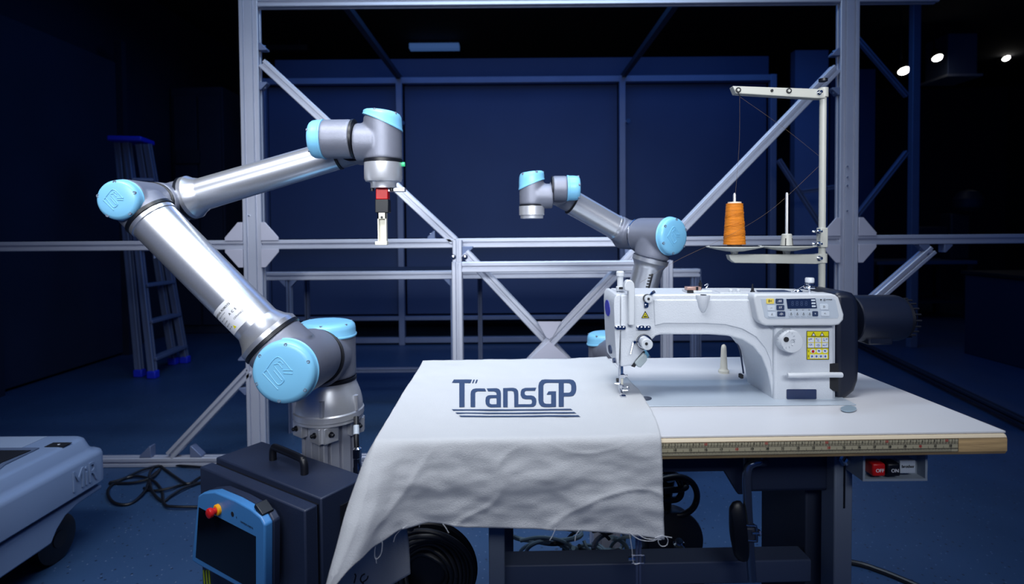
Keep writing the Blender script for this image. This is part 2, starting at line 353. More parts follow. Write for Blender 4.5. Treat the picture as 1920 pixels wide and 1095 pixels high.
for px in (560, 850): q = P(px, 40, 6.8); b = NB(); cyl(b, q, (q.x, q.y, 3.62), .006, seg=8); obj('hanger', b, 'dk', pp)

# ================================================================== front aluminium frame
YF = 2.67
fr = thing('aluminium_frame', 'tall bolted aluminium profile frame with diamond corner plates behind the robots', 'frame', (0, YF, 0))
XL = P(478, 500, YF).x; XR = P(1586, 500, YF).x
ZT = P(960, 3, YF).z
for x, zt in ((XL, ZT+.3), (XR, ZT+.3)):
    b = NB(); extr(b, (x, YF, 0.0), (x, YF, zt), 2, 1); obj('post', b, 'alu', fr, smooth=20)
ZB = P(960, 455, YF).z
def hb(x0, x1, z, Y=YF, **k):
    b = NB(); extr(b, (x0, Y, z), (x1, Y, z)); return obj(k.get('name', 'beam'), b, k.get('m', 'alu'), fr, smooth=20)
hb(-3.3, XL-.045, ZB); hb(XL+.045, XR-.045, ZB); hb(XR+.045, 3.4, ZB)
hb(XL+.045, XR-.045, ZT); hb(XR+.045, XR+.42, ZT); hb(-2.6, XL-.045, .0225); hb(XL+.045, -.35, .0225)
def brace(a, c_, Y=YF, parent=None, m='alu'):
    b = NB(); extr(b, P(*a, Y), P(*c_, Y)); return obj('brace', b, m, parent or fr, smooth=20)
brace((494, 120), (852, 452)); brace((1566, 130), (1262, 445)); brace((470, 694), (322, 852)); brace((1745, 468), (1600, 594))
def bolt(parent, p, r=.009, d=(0, -1, 0), m='chrome'):
    b = NB(); lathe(b, p, d, [(r*1.5, 0), (r*1.5, .003), (r, .003), (r, .012), (r*.6, .014)], 12); obj('bolt', b, m, parent)
for x in (XL, XR):
    for sx in (-1, 1):
        for sz in (-1, 1):
            a, k = .128, .035
            pts = [(x+sx*.043, YF-.0235, ZB+sz*.02), (x+sx*a, YF-.0235, ZB+sz*.02), (x+sx*a, YF-.0235, ZB+sz*(k)), (x+sx*.065, YF-.0235, ZB+sz*.108), (x+sx*.043, YF-.0235, ZB+sz*.108)]
            b = NB(); prism(b, pts, (0, -.006, 0)); obj('gusset_plate', b, 'plate', fr, bevel=.0015)
def bracket(parent, p, sx, sz, s=.036, Y0=-.02):      # small cast corner bracket
    b = NB(); p = V(p); pts = [p, p+V((sx*s, 0, 0)), p+V((sx*s, 0, sz*.008)), p+V((sx*.008, 0, sz*s)), p+V((0, 0, sz*s))]
    prism(b, [q+V((0, Y0, 0)) for q in pts], (0, .04, 0)); obj('corner_bracket', b, 'alud', parent, bevel=.002)
    bolt(parent, p+V((sx*s*.6, 0, sz*.012)), .006, (0, 0, sz)); bolt(parent, p+V((sx*.012, 0, sz*s*.6)), .006, (sx, 0, 0))
q = P(494, 120, YF); bracket(fr, (XL+.046, YF, q.z+.06), 1, 1); bracket(fr, (XL+.046, YF, q.z-.09), 1, -1)
q = P(1566, 130, YF); bracket(fr, (XR-.046, YF, q.z+.06), -1, 1); bracket(fr, (XR-.046, YF, q.z-.09), -1, -1)
q = P(322, 855, YF); bracket(fr, (q.x-.09, YF, .046), -1, 1, .055); bracket(fr, (q.x+.1, YF, .046), 1, 1, .055)
q = P(470, 694, YF); bracket(fr, (XL-.046, YF, q.z+.05), -1, 1); bracket(fr, (XL-.046, YF, q.z-.08), -1, -1)
q = P(840, 450, YF); bracket(fr, (q.x-.06, YF, ZB+.023), -1, 1)
bracket(fr, (P(292, 466, YF).x, YF, ZB-.023), 1, -1, .04); bracket(fr, (P(1738, 466, YF).x, YF, ZB-.023), -1, -1, .05); bracket(fr, (P(1765, 466, YF).x, YF, ZB-.023), 1, -1, .04)
for x in (XL, XR):
    for dz in (-.02, .1, .14, .19):
        bolt(fr, (x-.012, YF-.017, ZB+.16+dz), .004)
# half-height portal frame and its crossed braces
Y2 = 2.42
pf = thing('portal_frame', 'half height aluminium portal frame with crossed braces behind the white table', 'frame', (P(1050, 600, Y2).x, Y2, 0))
xa = P(858, 560, Y2).x; xb = P(1250, 560, Y2).x; zt = P(960, 500, Y2).z
for x in (xa, xb):
    b = NB(); extr(b, (x, Y2, 0), (x, Y2, zt+.0225)); obj('post', b, 'alu', pf, smooth=20)
b = NB(); extr(b, (xa+.0225, Y2, zt), (xb-.0225, Y2, zt)); obj('beam', b, 'alu', pf, smooth=20)
xq = P(858, 470, 2.6).x
b = NB(); extr(b, (xq, 2.6, 0), (xq, 2.6, P(858, 450, 2.6).z)); obj('post', b, 'alu', pf, smooth=20)
brace((872, 474), (1085, 700), 2.56, pf); brace((1190, 474), (975, 700), 2.5, pf)
cx = P(1036, 640, 2.5)
b = NB(); pprism(b, [(1008, 603), (1052, 603), (1036, 632), (1030, 636), (1024, 632)], 2.47, .006); obj('gusset_plate', b, 'plate', pf)
b = NB(); pprism(b, [(1030, 640), (1062, 668), (1085, 700), (975, 700), (1000, 668)], 2.47, .006); obj('gusset_plate', b, 'plate', pf)
bracket(pf, (P(868, 500, 2.6).x, 2.58, P(868, 462, 2.6).z), 1, -1, .05); bracket(pf, (P(1170, 462, 2.6).x, 2.6, ZB-.023), 1, -1, .05)
for sx in (850, 872):
    bolt(pf, P(sx, 482, Y2-.05), .008)
# low bench frame at the rear
bf = thing('bench_frame', 'dim aluminium bench frame standing low behind the left robot', 'bench', (P(850, 600, 3.1).x, 3.3, 0))
za = P(850, 515, 3.1).z
b = NB(); extr(b, (P(495, 515, 3.1).x, 3.1, za), (P(1310, 515, 3.1).x, 3.1, za), 1, 1); obj('beam', b, 'alu', bf, smooth=20)
b = NB(); bx2(b, (P(495, 515, 3.1).x, 3.13, za-.01), (P(1310, 515, 3.1).x, 3.75, za+.005)); obj('worktop', b, 'dk', bf)
for px, yy, mm in ((543, 3.1, 'alud'), (850, 3.1, 'alud'), (1300, 3.1, 'alud'), (576, 3.7, 'alud'), (900, 3.7, 'alud'), (1310, 3.7, 'alud')):
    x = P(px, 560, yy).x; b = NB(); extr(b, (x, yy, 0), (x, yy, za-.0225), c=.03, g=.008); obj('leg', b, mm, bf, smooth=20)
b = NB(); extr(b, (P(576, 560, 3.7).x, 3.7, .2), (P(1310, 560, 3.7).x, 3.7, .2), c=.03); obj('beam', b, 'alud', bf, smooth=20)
for px in (543, 850):
    x = P(px, 560, 3.1).x
    for sx in (-1, 1):
        b = NB(); prism(b, [(x+sx*.015, 3.08, za-.0225), (x+sx*.05, 3.08, za-.0225), (x+sx*.015, 3.08, za-.06)], (0, .03, 0)); obj('corner_bracket', b, 'alud', bf)

# ================================================================== robots
def T(parent, name, c, ax, h0, h1, r, br, blen, rb, vox=.0035, ax2=None):
    b = NB(); ax = V(ax).normalized(); br = V(br).normalized(); c = V(c)
    lathe(b, c, ax, [(r*.97, h0), (r, h0+.004), (r, h1-.004), (r*.97, h1)], 48)
    lathe(b, c, br, [(r*.5, 0), (rb*1.02, r*.35), (rb, blen-.004), (rb*.98, blen)], 48)
    return obj(name, remeshed(b, vox, 7), 'grey', parent, smooth=60)
def ring(parent, c, ax, r, wd, name='seal_ring', m='black'):
    b = NB(); lathe(b, V(c), ax, [(r-.004, 0), (r, .0015), (r, wd-.0015), (r-.004, wd)], 56); return obj(name, b, m, parent)
def lid(parent, c, ax, r, h, slope_dir=None, slope=0.0, label=None, screws=6, logo=0, notch0=.4):
    c = V(c); ax = V(ax).normalized()
    x, y, a = frame(ax, slope_dir if slope_dir is not None else None)
    sd = V(slope_dir).normalized() if slope_dir is not None else x
    prof = [(.985, 0, 0), (1.03, .0, .02), (1.035, 0, .10), (1.01, 0, .16), (1.0, 0, .2), (.995, 0, .55), (.97, 0, .78), (.90, 0, .93), (.80, 0, 1.0), (.4, 0, 1.03), (.0001, 0, 1.04)]
    seg = 72; rings = []
    for rr, _, t in prof:
        q = []
        for i in range(seg):
            th = 2*math.pi*i/seg; d = x*math.cos(th)+y*math.sin(th); s = d.dot(sd)
            low = slope*s*r*min(rr, 1.0)
            top = h+low*.25
            hh = low*(1-t)+top*t if slope else h*t
            q.append(c+d*r*rr+a*hh)
        rings.append(q)
    b = NB(); loft(b, rings)
    o = obj('blue_cap', b, 'blue', parent, smooth=40)
    ctr = c
    for k in range(screws):
        th = notch0+2*math.pi*k/screws; d = x*math.cos(th)+y*math.sin(th)
        s = d.dot(sd); base = slope*s*r
        pz = c+d*r*.88+a*((h*.93+base*.25) if slope else h*.93)
        b = NB(); lathe(b, pz-a*.004, a, [(.0042, 0), (.0042, .0052), (.0022, .0052), (.0022, .004), (.0001, .004)], 12); obj('cap_screw', b, 'legm', o)
    if logo:
        strokes = [[(105, 505), (280, 718)], [(120, 490), (150, 460)], [(150, 460), (255, 625), (300, 655), (345, 620), (348, 570), (240, 410), (255, 385), (290, 380), (335, 440)],
                   [(150, 450), (285, 290), (435, 455), (455, 470)], [(235, 470), (330, 600)], [(285, 355), (318, 350), (345, 385)], [(345, 465), (455, 465)], [(350, 505), (455, 512)]]
        b = NB(); zdir = V((0, 0, 1)); rx = zdir.cross(a).normalized() if abs(a.z) < .9 else x
        ry = a.cross(rx)
        for st in strokes:
            pts = [c+a*(h*1.0+.0005+h*.03*(1-min(1, math.hypot((u-330)/300, (v-505)/340))/1))+rx*((u-330)/300*r*logo)+ry*(-(v-505)/340*r*logo) for u, v in st]
            if len(pts) > 2: pts = crom(pts, 5)
            sweep(b, pts, .0011, 6)
        obj('raised_emblem', b, 'blue', o)
    return o
def armtube(parent, p0, p1, r0, r1, flare0, fl0, flare1=None, fl1=0, seg=64):
    p0, p1 = V(p0), V(p1); d = p1-p0; L = d.length
    prof = [(flare0, 0), (flare0, .012), (r0+(flare0-r0)*.45, .012+(fl0-.012)*.45), (r0+.001, fl0), (r0, fl0+.004)]
    if flare1: prof += [(r1, L-fl1-.002), (flare1, L-fl1), (flare1, L)]
    else: prof += [(r1, L)]
    b = NB(); lathe(b, p0, d, prof, seg); return obj('arm_tube', b, 'tube', parent, smooth=25)

rb = thing('jointed_robot', 'large six-axis robot arm with blue caps holding a red tipped tool, left of table', 'robot arm', P(617, 800, 1.67))
Yb = 1.67; bc = P(617, 776, Yb); X0 = bc.x
# base flange
b = NB(); lathe(b, bc, (0, 0, 1), [(.101, 0), (.103, .002), (.103, .018), (.1, .022), (.099, .04), (.094, .062), (.086, .085), (.0815, .095), (.0815, .105)], 72)
bs = obj('base_flange', b, 'alum', rb, smooth=30)
for th in (-1.45, -.35, -2.6):
    d = V((math.cos(th), math.sin(th), 0)); p = bc+d*.0965+V((0, 0, .022))
    b = NB(); cyl(b, p, p+V((0, 0, .045)), .008, seg=14); obj('screw_pocket', b, 'alum', bs); bolt(bs, p, .005, (0, 0, 1))
zr = bc.z+.104
ring(rb, (X0, Yb, zr), (0, 0, 1), .0825, .012)
zs = CAMH-222/F*Yb + .0
zlid = P(617, 622, Yb).z
XS = P(606, 654, Yb).x
T(rb, 'base_joint_housing', (X0, Yb, (zr+.012+zlid)/2), (0, 0, 1), -(zlid-zr-.012)/2, (zlid-zr-.012)/2, .0815, (0, -1, 0), .098, .078)
lid(rb, (X0, Yb, zlid-.004), (0, 0, 1), .082, .036, (-1, .35, 0), .12, screws=6)
ring(rb, V((X0, Yb, zs))+V((0, -.094, 0)), (0, -1, 0), .0798, .009)
# shoulder joint (upper arm end)
Yu = 1.45
sh = P(558, 684, Yu)
shc = P(538, 697, 1.385); axs = (shc-V((X0, Yb, zs))).normalized()
T(rb, 'shoulder_joint_housing', sh, axs, -.113, .064, .0795, (-.705, 0, .709), .088, .080)
lid(rb, sh+axs*.062, axs, .0795, .030, None, 0, logo=.8)
du_ = V((-.705, 0, .709)).normalized()
el = P(253, 377, Yu); du_ = (el-sh); Lu = du_.length; du_.normalize()
ring(rb, sh+du_*.086, du_, .0825, .011)
armtube(rb, sh+du_*.097, sh+du_*(Lu-.063), .0585, .0585, .081, .048, .0615, .01)
ring(rb, sh+du_*(Lu-.063), du_, .0645, .012)
# label on tube
lb_o = sh+du_*.163
xx = V((0, -1, 0)); yy = du_.cross(xx).normalized()
def tubept(ang, h, r): return lb_o+du_*h+(xx*math.cos(ang)+yy*math.sin(ang))*r
sgn = 1 if (tubept(.5, 0, .06)-tubept(0, 0, .06)).x < 0 else -1
b = NB(); rows = []
for i in range(25):
    a = sgn*(.92-1.35*i/24-.0); rows.append([tubept(a, 0.0, .0590), tubept(a, .075, .0590)])
loft(b, rows, cap=False, closed=False); lbl = obj('rating_label', b, 'stick', rb, label='white printed rating label wrapped round the tube')
b = NB()
def wraptext(b, s, size, u0, h0, bold=0):
    vs, fs = text_geo(s); nv = []
    for q in ([0] if not bold else (-bold, bold)):
        nv = [b.verts.new(tubept(sgn*(-(p.x*size+u0+q)/.059), h0+p.y*size, .0594)) for p in vs]
        for f in fs:
            try: b.faces.new([nv[i] for i in f])
            except ValueError: pass
wraptext(b, 'UNIVERSAL ROBOTS', .0078, -.022, .062, .0002)
wraptext(b, 'Energivej 25, Odense', .0035, -.026, .054)
for k, s_ in enumerate(('TYPE  6 AXIS', 'S/N 2016300', 'MADE 2017', 'IP54   48V')): wraptext(b, s_, .0042, -.034, .044-.009*k)
for k, s_ in enumerate(('CE', 'RoHS', 'KC')): wraptext(b, s_, .0065, -.003+.012*k, .026)
wraptext(b, 'A  C  S', .008, .004, .042, .0003)
obj('label_print', b, 'ink', lbl, smooth=0)
b = NB(); tri = [(-.026, .008), (-.016, .008), (-.021, .017)]
f = [b.verts.new(tubept(sgn*(-u/.059), h, .0595)) for u, h in tri]; b.faces.new(f); obj('warning_mark', b, 'yellow', lbl, smooth=0)
# elbow
axe = (P(226, 376, 1.385)-P(319, 382, 1.62)).normalized()
T(rb, 'elbow_joint_housing', el, axe, -.082, .052, .0535, -du_, .064, .0610)
lid(rb, el+axe*.050, axe, .0505, .028, None, 0, logo=.8, screws=5)
ring(rb, el-axe*.080, -axe, .0555, .010)
Yf = 1.62
ef = P(319, 382, Yf); w1 = P(671, 278, Yf); df = (w1-ef); Lf = df.length; df.normalize()
T(rb, 'forearm_joint_housing', ef, -axe, -.080, .052, .058, df, .052, .058)
ring(rb, ef+df*.050, df, .0640, .010)
armtube(rb, ef+df*.060, ef+df*(Lf-.064), .0470, .0435, .0630, .040)
ring(rb, ef+df*(Lf-.067), df, .0455, .009)
T(rb, 'wrist_joint_housing', w1, (0, -1, 0), -.05, .062, .044, -df, .06, .043, .003)
ring(rb, w1+V((0, -.06, 0)), (0, -1, 0), .0455, .008)
Yw = 1.50
wc = P(640, 261, Yw); wx0 = P(608, 261, Yw).x; wx1 = P(662, 261, Yw).x
T(rb, 'wrist_joint_housing', (w1.x, Yw, wc.z), (1, 0, 0), wx0-w1.x, wx1-w1.x, .052, (0, 1, 0), .06, .044, .003)
lid(rb, (wx0+.002, Yw, wc.z), (-1, 0, 0), .0515, .036, None, 0, screws=5)
ring(rb, (wx1-.001, Yw, wc.z), (1, 0, 0), .053, .009)
xv = P(718, 260, Yw).x; z0 = P(718, 300, Yw).z; z1 = P(718, 235, Yw).z
T(rb, 'wrist_joint_housing', (xv, Yw, (z0+z1)/2), (0, 0, 1), -(z1-z0)/2, (z1-z0)/2+.022, .0505, (-1, 0, 0), xv-wx1-.009, .0515, .003)
lid(rb, (xv, Yw, z1+.006), (0, 0, 1), .0515, .030, (-1, 0, 0), .46, screws=5)
ring(rb, (xv, Yw, z0-.008), (0, 0, 1), .0515, .010)
zf = z0-.008
b = NB(); lathe(b, (xv, Yw, zf), (0, 0, -1), [(.0505, 0), (.0505, .042), (.047, .050), (.036, .052), (.034, .056), (.034, .068)], 64); fl_ = obj('tool_flange', b, 'alum', rb, smooth=30)
b = NB(); cyl(b, (xv+.05, Yw, zf-.004), (xv+.058, Yw, zf-.004), .006, seg=12); obj('status_light', b, 'green', rb)
zt_ = zf-.068
xg = P(718, 370, Yw).x
g = NB(); bx2(g, (xg-.016, Yw-.014, P(0, 380, Yw).z), (xg+.016, Yw+.014, zt_)); gr = obj('gripper', g, 'red', rb, bevel=.002, label='red block of the tool gripper')
g = NB(); bx2(g, (xg-.018, Yw-.016, P(0, 405, Yw).z), (xg+.018, Yw+.016, P(0, 380, Yw).z)); obj('gripper_body', g, 'black', gr, bevel=.002)
g = NB(); bx2(g, (xg+.012, Yw-.01, zt_-.010), (P(760, 350, Yw).x, Yw+.01, zt_+.001)); obj('sensor_bar', g, 'alum', gr, bevel=.0015)
for dx in (-.026, .026): g = NB(); cyl(g, (xg+dx, Yw-.012, zt_-.008), (xg+dx, Yw-.012, zt_), .005, seg=12); obj('bolt', g, 'black', gr)
g = NB(); zA = P(0, 405, Yw).z; zB = P(0, 458, Yw).z
bx2(g, (xg-.0115, Yw-.006, zB), (xg+.0115, Yw-.001, zA)); bx2(g, (xg-.0115, Yw-.016, zB), (xg-.0085, Yw-.001, zA)); bx2(g, (xg+.0085, Yw-.016, zB), (xg+.0115, Yw-.001, zA)); bx2(g, (xg-.0115, Yw-.016, zA-.016), (xg+.0115, Yw, zA))
fing = obj('gripper_finger', g, 'ivory', gr, label='ivory bracket finger')
g = NB(); bx2(g, (xg-.018, Yw-.022, zB-.010), (xg+.014, Yw-.002, zB)); obj('finger_foot', g, 'ivory', fing, bevel=.001)
g = NB(); cyl(g, (xg, Yw-.018, zA-.012), (xg, Yw-.015, zA-.012), .003, seg=10); obj('hole', g, 'black', fing)
# pedestal
pd = thing('robot_pedestal', 'square aluminium profile pedestal clamped beneath the left robot arm', 'pedestal', (X0, Yb, 0))
Rz = Matrix.Rotation(math.radians(-38), 3, 'Z')
b = NB(); c_ = V((X0, Yb, 0)); up = Rz@V((0, -1, 0)); extr(b, c_, c_+V((0, 0, bc.z-.010)), 3, 3, up=up, c=.039); obj('column', b, 'alu', pd, smooth=20)
b = NB(); lathe(b, (X0, Yb, bc.z-.01), (0, 0, 1), [(.098, 0), (.101, .002), (.101, .0095)], 64); obj('top_plate', b, 'alum', pd)
for a0 in (0, 90, 180, 270):
    Ra = Rz@Matrix.Rotation(math.radians(a0), 3, 'Z')
    for sx in (-1, 1):
        p = c_+Ra@V((sx*.045, -.0695, 0)); p.z = bc.z-.034
        b = NB(); box(b, p, (.048, .020, .046), Ra); ck = obj('clamp_block', b, 'alum', pd, bevel=.002)
        q = p+Ra@V((sx*.003, -.010, .002)); bolt(ck, q, .0055, Ra@V((0, -1, 0)), 'black')
b = NB(); lathe(b, (X0, Yb, 0), (0, 0, 1), [(.11, 0), (.11, .012), (.0, .012)], 48); obj('foot_plate', b, 'alud', pd)
# connector cable
cn = thing('robot_cable', 'black cable with steel connector hanging beside the aluminium pedestal', 'cable', P(668, 900, 1.6))
b = NB(); sweep(b, crom([P(668, 782, 1.62), P(668, 800, 1.6), P(668, 820, 1.58), P(669, 842, 1.57)], 8), .0075, 12); obj('upper_lead', b, 'cable', cn)
b = NB(); cyl(b, P(668, 798, 1.6), P(668, 815, 1.585), .0085, seg=16); obj('printed_band', b, 'steelp', cn)
b = NB(); p0 = P(669, 838, 1.57); p1 = P(671, 905, 1.57); lathe(b, p0, p1-p0, [(.008, 0), (.013, .004), (.013, .03), (.0115, .032), (.0115, .055), (.013, .058), (.013, .095), (.009, .1)], 24); obj('connector', b, 'chrome', cn)
b = NB(); sweep(b, crom([P(671, 900, 1.57), P(672, 960, 1.57), P(664, 1050, 1.6), V((X0+.16, 1.62, .15)), V((X0+.14, 1.7, .012)), V((X0+.05, 2.0, .012))], 8), .0075, 12); obj('lower_lead', b, 'cable', cn)

# second robot
r2 = thing('jointed_robot', 'smaller robot arm with blue caps and bare flange, behind the sewing machine', 'robot arm', V((P(1165, 700, 1.78).x, 1.78, .66)))
ec = P(1262, 443, 1.62); ei = P(1200, 441, 1.735); ax = (ec-ei).normalized()
up2 = (P(1200, 620, 1.72)-P(1237, 480, 1.70)).normalized()
mid = ei+(ec-ei)*.52
T(r2, 'elbow_joint_housing', mid, ax, -(mid-ei).length, (ec-mid).length-.012, .054, up2, .066, .052, .003)
lid(r2, ec-ax*.014, ax, .0555, .022, None, 0, logo=.8, screws=6)
ring(r2, ei+ax*.004, -ax, .055, .006, 'seal_ring', 'chrome')
fe = ei-ax*.05; w2 = P(1046, 364, 1.72); d2 = (w2-fe).normalized(); L2 = (w2-fe).length
T(r2, 'forearm_joint_housing', fe, ax, -.035, .055, .047, d2, .05, .0425, .003)
armtube(r2, fe+d2*.045, fe+d2*(L2-.055), .0385, .0385, .0405, .014)
ring(r2, w2-d2*.056, d2, .040, .005)
T(r2, 'wrist_joint_housing', w2, (0, -1, 0), -.03, .05, .035, -d2, .052, .034, .003)
Yv = 1.64
zc = P(1045, 353, Yv).z; xA = P(1063, 353, Yv).x; xB = P(1036, 353, Yv).x
T(r2, 'wrist_joint_housing', (P(1050, 353, Yv).x, Yv, zc), (1, 0, 0), xB-P(1050, 353, Yv).x, xA-P(1050, 353, Yv).x, .0365, (0, 1, 0), .05, .033, .003)
lid(r2, (xA-.001, Yv, zc), (1, 0, 0), .037, .038, None, 0, screws=5)
ring(r2, (xB+.001, Yv, zc), (-1, 0, 0), .0372, .005)
xv2 = P(997, 370, Yv).x; z0 = P(0+997, 384, Yv).z; z1 = P(997, 352, Yv).z
T(r2, 'wrist_joint_housing', (xv2, Yv, (z0+z1)/2), (0, 0, 1), -(z1-z0)/2, (z1-z0)/2+.022, .0365, (1, 0, 0), xB-xv2-.0005, .0365, .003)
lid(r2, (xv2, Yv, z1+.008), (0, 0, 1), .0375, .038, (1, 0, 0), .42, screws=5)
ring(r2, (xv2, Yv, z0-.004), (0, 0, 1), .037, .005)
b = NB(); lathe(b, (xv2, Yv, z0-.004), (0, 0, -1), [(.0375, 0), (.0375, .026), (.034, .028), (.0335, .036), (.026, .037)], 48); obj('tool_flange', b, 'alum', r2, smooth=30)
u0 = mid+up2*.066
sh2 = mid+up2*.395
ring(r2, u0, up2, .0535, .004, 'seal_ring', 'chrome')
armtube(r2, u0+up2*.003, sh2-up2*.06, .0440, .0440, .054, .028)
b = NB(); p = u0+up2*.05+V((.006, -.0440, 0)); sweep(b, [p, p+up2*.12], .0028, 8); obj('cable_clip', b, 'black', r2)
for k in range(5): b = NB(); box(b, p+up2*(.004+.009*k)+V((-.006, -.001, 0)), (.008, .002, .004)); obj('small_mark', b, 'ink', r2)
ring(r2, sh2-up2*.062, up2, .054, .006)
ax2 = V((.30, -.95, 0)).normalized()
T(r2, 'shoulder_joint_housing', sh2, ax2, -.085, .05, .054, -up2, .056, .053, .003)
lid(r2, sh2+ax2*.05, ax2, .0555, .022, None, 0, logo=.8)
bb = sh2-ax2*.135
T(r2, 'base_joint_housing', (bb.x, bb.y, bb.z), (0, 0, 1), -.07, .030, .052, ax2, .058, .050, .003)
lid(r2, (bb.x, bb.y, bb.z+.030), (0, 0, 1), .056, .030, (1, 0, 0), .2)
print('R2', sh2, bb, 'lid px', 960+bb.x/bb.y*F, 432+(CAMH-bb.z-.07)/bb.y*F)
b = NB(); lathe(b, (bb.x, bb.y, bb.z-.15), (0, 0, 1), [(.075, 0), (.075, .02), (.06, .05), (.056, .075)], 48); obj('base_flange', b, 'alum', r2)
p2 = thing('robot_pedestal', 'aluminium pedestal under the smaller robot arm, mostly hidden by the table', 'pedestal', (bb.x, bb.y, 0))
b = NB(); extr(b, (bb.x, bb.y, 0), (bb.x, bb.y, bb.z-.15), 2, 2); obj('column', b, 'alu', p2, smooth=20)

# ================================================================== sewing table
ZTB = CAMH-.348
FR = PZ(1886, 808, ZTB); FL = PZ(708, 826, ZTB); BL = PZ(805, 671, ZTB); BR = PZ(1615, 697, ZTB)
ux = (FR-FL).normalized(); uy = V((-ux.y, ux.x, 0)); Wt = (FR-FL).length; Dt = .565
def TB(a, d, z=0): return FL+ux*a+uy*d+V((0, 0, z))
tb = thing('sewing_table', 'white laminate sewing table with ruler on its wooden front edge and steel stand', 'table', (TB(Wt/2, Dt/2)).xy.to_3d())
b = NB(); pts = [TB(0, .0), TB(Wt, 0), TB(Wt, Dt), TB(0, Dt)]
prism(b, [p+V((0, 0, -.004)) for p in pts], (0, 0, .004)); obj('tabletop', b, 'top', tb, bevel=.001)
th = .038
b = NB(); prism(b, [p+V((0, 0, -th)) for p in [TB(0, .02), TB(Wt-.004, .02), TB(Wt-.004, Dt-.004), TB(0, Dt-.004)]], (0, 0, th-.0042)); obj('core_board', b, 'wood', tb)
b = NB()   # wooden front edge, rounded
sec = [(-.0, -.0045), (-.004, -.0075), (-.006, -.012), (-.006, -th+.006), (-.002, -th), (.0195, -th), (.0195, -.0045)]
loft(b, [[TB(-.002, d, z) for d, z in sec], [TB(Wt-.003, d, z) for d, z in sec]]); ed = obj('front_edge', b, 'wood', tb, smooth=30)
b = NB(); sec = [(-.0062, -.0085), (-.0035, -.0045), (.0, -.0042), (.0, -.0085)]
loft(b, [[TB(0, d, z) for d, z in sec], [TB(Wt-.004, d, z) for d, z in sec]]); obj('edge_strip', b, 'wood2', ed)
# ruler
cm = (PZ(1779, 812, ZTB)-PZ(1330, 821, ZTB)).length/40
a_end = (PZ(1792, 810, ZTB)-FL).dot(ux)
b = NB(); yy0, yy1 = -.0095, -.0315
prism(b, [TB(a_end, -.0062, yy0), TB(.05, -.0062, yy0), TB(.05, -.0062, yy1), TB(a_end, -.0062, yy1)], -uy*.0005); rl = obj('ruler_tape', b, mat('ruler_tape', 'b0a88c', .5), tb, label='printed ruler strip on the front edge', smooth=0)
blk = NB(); redt = NB(); yk = -.0068-.0002
def q4(b, a0, a1, z0, z1): f = [b.verts.new(TB(a_, -.0071, z_)) for a_, z_ in ((a0, z0), (a1, z0), (a1, z1), (a0, z1))]; b.faces.new(f)
a_min = .44
for z_ in (yy0+.0002, -.0151, -.0176, -.0252, -.0262, yy1+.0004): q4(blk, a_min, a_end, z_-.00035, z_+.00035)
q4(blk, a_end-.0006, a_end, yy0, yy1)
n0 = a_end-.006
k = 0
a_ = n0
while a_ > a_min:                                 # centimetre row
    q4(blk, a_-.0003, a_+.0003, -.0151, yy0); q4(blk, a_-cm/2-.0003, a_-cm/2+.0003, -.0176, -.0135)
    q4(blk, a_-.0003, a_+.0003, -.0176, -.0151)
    dg = (1-k) % 10
    o_ = TB(a_-cm*.42, -.0072, -.0124)
    if dg == 0: add_text(redt, '10', .0062, o_, ux, V((0, 0, 1)), .9, .0003)
    else: add_text(blk, str(dg), .0055, o_, ux, V((0, 0, 1)), .9, .0002)
    k += 1; a_ -= cm
inch = cm*2.54; k = 0; a_ = a_end-.0125
while a_ > a_min:
    q4(blk, a_-.0003, a_+.0003, -.0252, -.0178); q4(blk, a_-inch/2-.0003, a_-inch/2+.0003, -.0252, -.0215)
    add_text(redt if (32-k) % 6 == 0 else blk, str(32-k), .0062, TB(a_-.001, -.0073, -.0214), ux, V((0, 0, 1)), .9, .0003)
    for j in range(10): q4(blk, a_-inch*j/10-.00025, a_-inch*j/10+.00025, yy1, -.0262 if j % 2 == 0 else -.0275)
    k += 1; a_ -= inch
obj('ruler_marks', blk, 'ink', rl, smooth=0); obj('ruler_red_numbers', redt, 'redink', rl, smooth=0, label='red ruler numbers')
# stand: legs, rails, cross bar
def legcol(ax_, d0, d1, wdt, m='legm', front=True):
    b = NB(); prism(b, [TB(ax_, d0, -.80+ZTB*0), TB(ax_+wdt, d0, -.80), TB(ax_+wdt, d1, -.80), TB(ax_, d1, -.80)], (0, 0, .80-th)); 
    for v in b.verts:
        if v.co.z < .01: v.co.z = .0
    return obj('leg', b, m, tb, bevel=.003)
aR = (P(1584, 950, 1.0)-FL).dot(ux)
l1 = legcol(aR, .10, .145, S(36, 1.0)); l2 = legcol(aR-.016, .17, .36, .07, 'legd')
b = NB(); p = TB(aR+.018, .0995, -.13); box(b, p, (.0035, .001, .10)); obj('slot', b, 'black', l1)
p = TB(aR+.016, .099, -.085); b = NB(); lathe(b, p, (0, -1, 0), [(.013, 0), (.013, .006), (.008, .007), (.008, .016), (.005, .018)], 6); obj('hex_bolt', b, 'chrome', l1)
aL = (P(916, 1040, 1.0)-FL).dot(ux)
l3 = legcol(aL, .10, .145, S(31, 1.0)); legcol(aL-.0, .32, .36, .05, 'legd')
zc = P(1250, 1078, 1.05).z
b = NB(); prism(b, [TB(aL+.02, .14, zc-ZTB-.03), TB(aR-.02, .14, zc-ZTB-.03), TB(aR-.02, .14, zc-ZTB+.015), TB(aL+.02, .14, zc-ZTB+.015)], uy*.05); obj('cross_bar', b, mat('bar_enamel', '44506a', .5), tb, bevel=.003)
